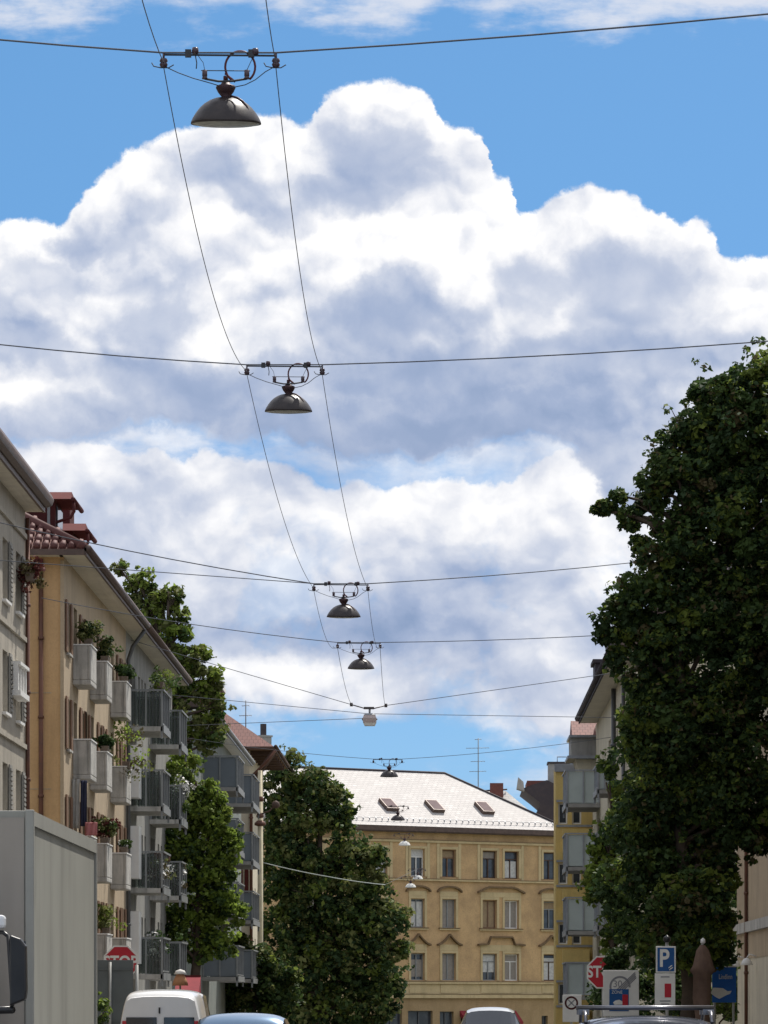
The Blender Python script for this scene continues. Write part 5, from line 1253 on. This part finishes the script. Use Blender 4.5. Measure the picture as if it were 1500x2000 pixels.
def tree(name, label, d, trunk_px, clusters, leaf, seed, mats, weights, clump=.5, n_leaf=60, per_m2=1.2, trunk_r=.22, group=None, fill=.35, cat='tree', limbs=True, top_light=None):
    """clusters: (px, py, rx px, ry px, depth offset m) turned into real ellipsoids of real depth at distance d"""
    rng = np.random.default_rng(seed); base = Vector((W(trunk_px, 0, d).x, d, ground_z(d)))
    t = thing(name, label, cat, base, group); cs = []; rs = []; tops = []
    big = []; tuft_c = []; tuft_r = []
    for cl in clusters:
        px, py, rx, ry = cl[:4]; dy = cl[4] if len(cl) > 4 else 0; k_ = (d + dy) / F
        c = np.array(W(px, py, d + dy)); r = np.array([rx * k_, (rx + ry) / 2 * k_ * 1.0, ry * k_]); big.append((c, r))
        area = 4 * math.pi * ((r[0] * r[1]) ** 1.6 + (r[0] * r[2]) ** 1.6 + (r[1] * r[2]) ** 1.6) ** (1 / 1.6) / 3 ** (1 / 1.6)
        n = max(3, int(area * per_m2 / (clump ** 2) * .25)); v = rng.normal(size=(n, 3)); v /= np.linalg.norm(v, axis=1)[:, None]
        rad = np.where(rng.uniform(size=n) < fill, rng.uniform(.3, .8, n), rng.uniform(.78, 1.08, n))
        cl_r = clump * min(1.0, .50 + .5 * float(r.mean()) / (2 * clump))
        P = c + v * np.maximum(r - cl_r * .18, r * .5) * rad[:, None]; cs.append(P)
        n2 = max(4, int(n * 1.3)); v2 = rng.normal(size=(n2, 3)); v2 /= np.linalg.norm(v2, axis=1)[:, None]      # loose tufts feathering the outline
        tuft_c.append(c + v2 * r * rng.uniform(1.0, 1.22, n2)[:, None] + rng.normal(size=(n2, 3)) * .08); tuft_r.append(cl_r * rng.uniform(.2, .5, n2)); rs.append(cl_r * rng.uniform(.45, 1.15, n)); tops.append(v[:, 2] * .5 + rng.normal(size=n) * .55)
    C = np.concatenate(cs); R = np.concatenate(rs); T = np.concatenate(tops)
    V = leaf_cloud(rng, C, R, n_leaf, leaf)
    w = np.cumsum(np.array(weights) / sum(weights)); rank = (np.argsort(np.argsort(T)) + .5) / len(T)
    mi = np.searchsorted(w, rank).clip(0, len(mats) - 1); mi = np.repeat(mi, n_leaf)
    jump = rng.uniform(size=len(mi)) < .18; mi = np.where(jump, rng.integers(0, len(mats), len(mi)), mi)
    n3 = max(5, n_leaf // 7); V2 = leaf_cloud(rng, np.concatenate(tuft_c), np.concatenate(tuft_r), n3, leaf * .85)
    V = np.concatenate([V, V2]); mi = np.concatenate([mi, rng.choice(len(mats), len(V2) // 4, p=np.array(weights) / sum(weights))])
    mesh_quads('crown', V, mats, mi, t)
    # trunk with limbs reaching into every foliage mass
    m = MB(); zc = min(b[0][2] for b in big); ztop = max(b[0][2] for b in big); cz = float(np.mean([b[0][2] for b in big])); cx = float(np.mean([b[0][0] for b in big]))
    spine = []
    rnd_ = random.Random(seed)
    for i in range(9):
        f = i / 8; z = base.z + (ztop - base.z) * f * .95; x = base.x + (cx - base.x) * f * .8 + rnd_.uniform(-.15, .15) * (i > 0); y = d + rnd_.uniform(-.2, .2) * (i > 0); spine.append(Vector((x, y, z)))
    m.tube(spine, [trunk_r * (1.25 - f / 8 * 1.05) for f in range(9)], 10); m.build('trunk', 'bark', t)
    if limbs:
        for c, r in big:
            c = Vector([float(q) for q in c]); f = min(.85, max(.15, (c.z - r[2] * .6 - base.z) / (ztop - base.z))) * 8; i = int(f); s0 = spine[i].lerp(spine[min(i + 1, 8)], f - i)
            l = MB(); mid = s0.lerp(c, .5) + Vector((rnd_.uniform(-.2, .2), rnd_.uniform(-.2, .2), rnd_.uniform(-.1, .35)))
            l.tube([s0, mid, c], [trunk_r * .42, trunk_r * .28, trunk_r * .1], 6)
            for q in range(4):
                e = c + Vector((rnd_.uniform(-1, 1) * r[0], rnd_.uniform(-1, 1) * r[1], rnd_.uniform(-.6, 1) * r[2])) * .8; l.tube([mid.lerp(c, .3 + .15 * q), e], [trunk_r * .14, trunk_r * .04], 5)
            l.build('limb', 'bark', t)
    return t

R1 = [(1480, 740, 45, 70), (1400, 775, 55, 55), (1340, 840, 50, 60), (1300, 900, 45, 50), (1450, 860, 90, 110), (1560, 860, 110, 170), (1370, 960, 75, 85), (1285, 955, 35, 40), (1262, 985, 34, 30), (1235, 1015, 22, 28), (1245, 1062, 22, 28), (1450, 1050, 110, 120),
      (1330, 1090, 80, 85), (1225, 1200, 45, 55), (1270, 1190, 65, 80), (1192, 1225, 24, 28), (1205, 1285, 22, 22), (1290, 1300, 75, 85), (1420, 1240, 120, 120), (1560, 1200, 120, 200), (1330, 1420, 95, 95), (1450, 1420, 110, 120), (1272, 1430, 55, 75), (1300, 1540, 75, 75),
      (1410, 1560, 90, 85), (1510, 1580, 80, 70), (1185, 990, 10, 5), (1212, 968, 9, 8), (1168, 994, 5, 4), (1455, 1635, 60, 42),
      (1385, 1690, 52, 55), (1295, 1690, 65, 65), (1395, 1780, 42, 60), (1310, 1790, 65, 60), (1380, 1855, 52, 42), (1300, 1862, 55, 40), (1340, 1570, 75, 70, 1.0), (1345, 1680, 70, 60, 1.5), (1350, 1760, 70, 60, -1.2), (1345, 1840, 70, 50, -1.0), (1250, 1700, 40, 60, .5), (1265, 1600, 45, 60)]
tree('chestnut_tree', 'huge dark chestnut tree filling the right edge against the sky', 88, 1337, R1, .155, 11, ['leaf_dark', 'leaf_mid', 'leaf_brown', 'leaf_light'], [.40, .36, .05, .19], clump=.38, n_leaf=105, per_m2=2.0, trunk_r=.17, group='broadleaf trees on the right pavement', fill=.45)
R2 = [(1340, 1620, 85, 80), (1250, 1620, 55, 70), (1385, 1740, 65, 80), (1300, 1740, 80, 80), (1215, 1740, 50, 60), (1330, 1850, 75, 60), (1400, 1860, 50, 55), (1250, 1840, 55, 55), (1240, 1500, 40, 60), (1245, 1390, 32, 60), (1238, 1560, 35, 50)]
tree('chestnut_tree', 'dark shaded tree behind the parking sign and parasol', 118, 1330, R2, .22, 12, ['leaf_dark', 'leaf_mid', 'leaf_light'], [.55, .35, .10], clump=.5, n_leaf=70, per_m2=1.7, trunk_r=.28, group='broadleaf trees on the right pavement')
R3 = [(1205, 1555, 22, 35), (1190, 1500, 18, 25), (1185, 1640, 28, 40), (1165, 1690, 35, 38), (1150, 1735, 26, 30), (1195, 1745, 35, 45), (1200, 1820, 28, 40), (1215, 1640, 25, 60)]
tree('small_tree', 'small sunlit tree in front of the glass balconies at the edge of the chestnuts', 138, 1205, R3, .22, 13, ['leaf_mid', 'leaf_light', 'leaf_bright'], [.3, .4, .3], clump=.42, n_leaf=50, per_m2=1.5, trunk_r=.14, group='broadleaf trees on the right pavement')
T1 = [(232, 1108, 18, 16), (275, 1140, 24, 30), (262, 1175, 22, 25), (290, 1205, 30, 30), (335, 1165, 22, 20), (350, 1200, 18, 18), (325, 1245, 34, 32), (300, 1290, 35, 35), (385, 1285, 28, 22), (350, 1320, 40, 30), (400, 1325, 30, 28), (420, 1345, 18, 14), (385, 1350, 35, 20),
      (395, 1405, 34, 22), (310, 1170, 22, 20), (355, 1235, 18, 20), (360, 1285, 26, 26), (430, 1380, 16, 20), (335, 1415, 30, 28), (420, 1430, 22, 26), (330, 1370, 40, 35), (405, 1452, 16, 16), (370, 1440, 20, 18), (345, 1495, 28, 30), (360, 1540, 25, 30)]
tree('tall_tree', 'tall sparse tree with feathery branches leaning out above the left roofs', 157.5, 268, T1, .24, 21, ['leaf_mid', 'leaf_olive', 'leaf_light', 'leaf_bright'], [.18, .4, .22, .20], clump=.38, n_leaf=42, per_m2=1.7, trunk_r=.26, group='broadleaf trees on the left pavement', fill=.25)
T1b = [(360, 1500, 32, 34), (395, 1535, 26, 26), (425, 1575, 26, 26), (450, 1640, 20, 30), (345, 1560, 35, 35), (300, 1610, 25, 40), (350, 1600, 45, 45), (410, 1630, 45, 50), (330, 1655, 40, 45), (390, 1690, 60, 55), (440, 1700, 26, 40), (350, 1730, 50, 50), (420, 1765, 50, 45), (455, 1780, 22, 28), (370, 1795, 50, 40), (330, 1800, 25, 30), (410, 1830, 30, 30), (385, 1560, 20, 25), (385, 1865, 30, 22), (330, 1520, 20, 25), (430, 1845, 34, 30), (350, 1850, 30, 25), (400, 1585, 40, 30), (300, 1680, 30, 60)]
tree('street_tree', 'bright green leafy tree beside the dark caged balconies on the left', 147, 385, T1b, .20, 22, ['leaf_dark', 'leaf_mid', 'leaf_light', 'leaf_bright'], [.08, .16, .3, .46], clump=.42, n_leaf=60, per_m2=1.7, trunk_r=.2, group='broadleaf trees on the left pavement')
T2 = [(562, 1498, 30, 34), (600, 1540, 45, 45), (548, 1560, 34, 60), (640, 1545, 28, 30), (655, 1575, 30, 40), (680, 1588, 20, 26), (600, 1640, 75, 70), (545, 1680, 35, 80), (690, 1665, 50, 40), (740, 1672, 16, 22), (640, 1740, 85, 70), (722, 1740, 34, 50), (560, 1800, 60, 60),
      (680, 1820, 85, 60), (765, 1810, 34, 55), (480, 1880, 42, 50), (600, 1890, 95, 65), (720, 1895, 70, 60), (788, 1850, 16, 26), (520, 1950, 70, 50), (640, 1975, 110, 50), (745, 1950, 40, 40), (455, 1915, 22, 26)]
tree('linden_tree', 'large dark tree in the middle standing before the ochre house', 231, 610, T2, .32, 31, ['leaf_dark', 'leaf_mid', 'leaf_olive', 'leaf_light'], [.34, .28, .26, .12], clump=.62, n_leaf=55, per_m2=2.0, trunk_r=.35)
tree('small_tree', 'low dark tree at the foot of the cream post, left of the big linden', 188, 490, [(485, 1885, 42, 48), (450, 1925, 34, 44), (525, 1900, 30, 40), (505, 1950, 50, 45), (545, 1950, 40, 45), (455, 1965, 34, 36), (560, 1905, 22, 30), (470, 1850, 20, 20)], .26, 32,
     ['leaf_dark', 'leaf_mid', 'leaf_olive', 'leaf_light'], [.45, .3, .15, .10], clump=.5, n_leaf=55, per_m2=2.0, trunk_r=.14)
# leafy twig over the right stop sign, hedge and shrubs
def shrub(name, label, d, px, clusters, leaf, seed, mats, weights, cat='shrub', group=None, clump=.25, n_leaf=30, per_m2=1.6):
    return tree(name, label, d, px, clusters, leaf, seed, mats, weights, clump, n_leaf, per_m2, .03, group, .4, cat, limbs=False)
shrub('young_tree', 'thin young tree whose leaves hide the right half of the stop sign', 102, 1196, [(1197, 1884, 14, 20), (1189, 1870, 9, 11), (1186, 1890, 6, 8), (1210, 1866, 14, 18), (1214, 1885, 12, 16)], .12, 41, ['leaf_dark', 'leaf_mid'], [.7, .3], cat='tree', clump=.14, n_leaf=40)
shrub('hedge', 'dark hedge under the chestnut trees behind the signs', 112, 1330, [(1180 + i * 33, 1935 + (i % 3) * 6, 30, 48) for i in range(9)], .14, 42, ['leaf_dark', 'leaf_mid', 'leaf_light'], [.6, .33, .07], cat='hedge', clump=.28, n_leaf=50, per_m2=1.5)
shrub('shrub', 'bright green shrub between the truck and the grey sign back', 72, 199, [(199, 1975, 13, 26), (203, 1955, 8, 10)], .09, 43, ['leaf_mid', 'leaf_bright'], [.5, .5], clump=.16)
shrub('climbing_plant', 'wispy green plant under the blue board', 91, 1412, [(1410, 1975, 18, 20), (1425, 1968, 12, 18), (1398, 1965, 10, 16), (1432, 1890, 8, 12)], .10, 44, ['leaf_olive', 'leaf_bright'], [.6, .4], clump=.14, n_leaf=14)

# plants standing on the balconies and sills
def balcony_plant(label, x, y, z, r, h, seed, mats, box=.6, trail=0.0, boxmat='pot'):
    t = thing('planter', label, 'planter', (x, y, z), 'plants on the left balconies'); rng = np.random.default_rng(seed)
    m = MB(); m.box8([(x - .09, y - box / 2, z), (x + .09, y - box / 2, z), (x + .09, y + box / 2, z), (x - .09, y + box / 2, z), (x - .12, y - box / 2 - .02, z + .2), (x + .12, y - box / 2 - .02, z + .2), (x + .12, y + box / 2 + .02, z + .2), (x - .12, y + box / 2 + .02, z + .2)]); m.build('trough', boxmat, t)
    n = 26; c = np.stack([x + rng.normal(size=n) * r * .5, y + rng.uniform(-box / 2, box / 2, n), z + .2 + rng.uniform(-trail, h, n)], 1)
    V = leaf_cloud(rng, c, np.full(n, r * .45), 26, .11); mi = np.repeat(rng.integers(0, len(mats), n), 26); mesh_quads('foliage', V, mats, mi, t)
    return t
gx = LX + .40
balcony_plant('dark potted plants on the top concrete balcony nearest the corner', gx, 110.2, 11.90, .32, .45, 51, ['leaf_dark', 'leaf_olive'])
balcony_plant('plants on the top concrete balcony, middle stack', gx, 115.6, 11.90, .30, .6, 52, ['leaf_dark', 'leaf_mid', 'leaf_olive'])
balcony_plant('plants on the top concrete balcony, furthest stack', gx, 122.7, 11.90, .30, .35, 53, ['leaf_mid', 'leaf_dark'])
balcony_plant('big yellow-green trailing plant on the middle-height concrete balcony', gx + .1, 122.4, 9.15, .6, 1.3, 54, ['leaf_bright', 'leaf_olive', 'leaf_brown'], .9, .5)
balcony_plant('small plants on the middle-height balcony, middle stack', gx, 115.6, 9.2, .2, .3, 55, ['leaf_dark', 'leaf_mid'])
balcony_plant('plants above the truck on the lower concrete balcony', gx, 115.6, 6.45, .32, .55, 56, ['leaf_olive', 'leaf_mid', 'flower_red'])
balcony_plant('white-flowering plants on the lower balcony, furthest stack', gx, 122.6, 6.45, .2, .2, 57, ['leaf_mid', 'white_paint'])
balcony_plant('plants on the lowest concrete balcony behind the stop sign', gx, 116.0, 3.75, .4, .6, 58, ['leaf_olive', 'leaf_light'])
balcony_plant('green creeper along the rail of the top caged balcony', LX + 1.0, 131, 12.35, .4, .5, 59, ['leaf_light', 'leaf_mid'], 2.4, .2)
balcony_plant('mixed flowers in the lower caged balcony', LX + .9, 130.6, 5.7, .4, .9, 60, ['leaf_olive', 'leaf_brown', 'white_paint', 'flower_red'], 2.2)
balcony_plant('dark flowers in the further lower caged balcony', LX + .9, 139.8, 5.7, .35, .8, 61, ['leaf_brown', 'white_paint', 'leaf_dark'], 1.8)
balcony_plant('flowering plants in the lowest caged balcony', LX + .9, 130.6, 2.9, .4, 1.1, 62, ['leaf_dark', 'white_paint', 'leaf_mid'], 2.0)
balcony_plant('plants inside the middle caged balcony', LX + .9, 139.6, 8.5, .45, 1.5, 63, ['leaf_mid', 'white_paint', 'leaf_light'], 1.8)
t = balcony_plant('red geranium box on the top window of the cream house', LX + .30, 95.6, 12.15, .36, .3, 64, ['flower_red', 'leaf_brown', 'flower_red'], .8, .35)
# laundry and awning cloth by the truck
m = MB(); n = 8
def cloth(name, label, mat, x, y, z0, z1, w, cat='laundry'):
    m = MB(); vs = []; fs = []
    for i in range(9):
        for j in range(9):
            vs.append((x + .05 * math.sin(i * 1.7 + j * .3) + .02 * j / 8, y + w * i / 8, z1 - (z1 - z0) * j / 8))
    for i in range(8):
        for j in range(8): fs.append((i * 9 + j, i * 9 + 9 + j, i * 9 + 10 + j, i * 9 + j + 1))
    m.add(vs, fs, True); o = m.build(name, mat); s_ = o.modifiers.new('s', 'SOLIDIFY'); s_.thickness = .01
    return tag(o, label, cat, 'cloths hung on the orange house')
def clothx(name, label, mat, x0, x1, y, z0, z1, cat='laundry'):
    m = MB(); vs = []; fs = []
    for i in range(9):
        for j in range(9): vs.append((x0 + (x1 - x0) * i / 8, y + .05 * math.sin(i * 1.9 + j * .25), z1 - (z1 - z0) * j / 8))
    for i in range(8):
        for j in range(8): fs.append((i * 9 + j, i * 9 + 9 + j, i * 9 + 10 + j, i * 9 + j + 1))
    m.add(vs, fs, True); o = m.build(name, mat); s_ = o.modifiers.new('s', 'SOLIDIFY'); s_.thickness = .01
    return tag(o, label, cat, 'cloths hung on the orange house')
clothx('hanging_cloth', 'white cloth hanging beneath the concrete balcony next to the truck', 'white_cloth', W(124, 0, 109.3).x, W(137, 0, 109.3).x, 109.3, W(0, 1612, 109.3).z, W(0, 1535, 109.3).z)
clothx('hanging_cloth', 'grey cloth hanging beneath the concrete balcony next to the truck', 'concrete', W(138, 0, 109.2).x, W(156, 0, 109.2).x, 109.2, W(0, 1618, 109.2).z, W(0, 1522, 109.2).z)
clothx('hanging_cloth', 'navy cloth hanging beneath the concrete balcony next to the truck', 'navy_cloth', W(157, 0, 109.1).x, W(170, 0, 109.1).x, 109.1, W(0, 1614, 109.1).z, W(0, 1524, 109.1).z)
clothx('hanging_cloth', 'pink cloth low down just above the truck box', 'pink_cloth', W(166, 0, 109.0).x, W(190, 0, 109.0).x, 109.0, W(0, 1632, 109.0).z, W(0, 1606, 109.0).z)
# shop front, awning and red parasols low down on the left
M['orange_cloth'] = material('orange_cloth', (.40, .20, .10), .9, (.3, .14, .07), 4, .6)
d = 108; t = thing('market_parasol', 'orange and white parasol above the roof of the white van', 'parasol', (W(352, 0, d).x, d, 0)); c = W(352, 1911, d)
m = MB(); m.lathe([(0, .16), (.10, .14), (.19, -.06), (.23, -.2), (.2, -.18), (0, .10)], c, 14); m.build('canopy', 'orange_cloth', t); m = MB(); m.tube([(c.x, d, 0.1), (c.x, d, c.z)], .025, 8); m.build('pole', 'post_grey', t); m = MB(); m.lathe([(0, .26), (.12, .22), (.18, .12), (.0, .13)], c, 14); m.build('top_cloth', 'white_cloth', t)
d = 112; t = thing('shop_awning', 'dark red awning low behind the white van', 'awning', (W(375, 0, d).x, d, 2.0)); a, b = W(345, 1908, d), W(392, 1945, d)
m = MB(); m.prism([(a.x, d, a.z), (a.x, d, b.z), (a.x, d - .9, b.z), (a.x, d - .9, b.z + .1)], (b.x - a.x, 0, 0)); m.build('awning_cloth', 'red_awning', t)
m = MB(); m.box(a.x, b.x, d + .003, d + .12, ground_z(d), a.z + .05); m.build('kiosk_wall', 'red_paint', t)
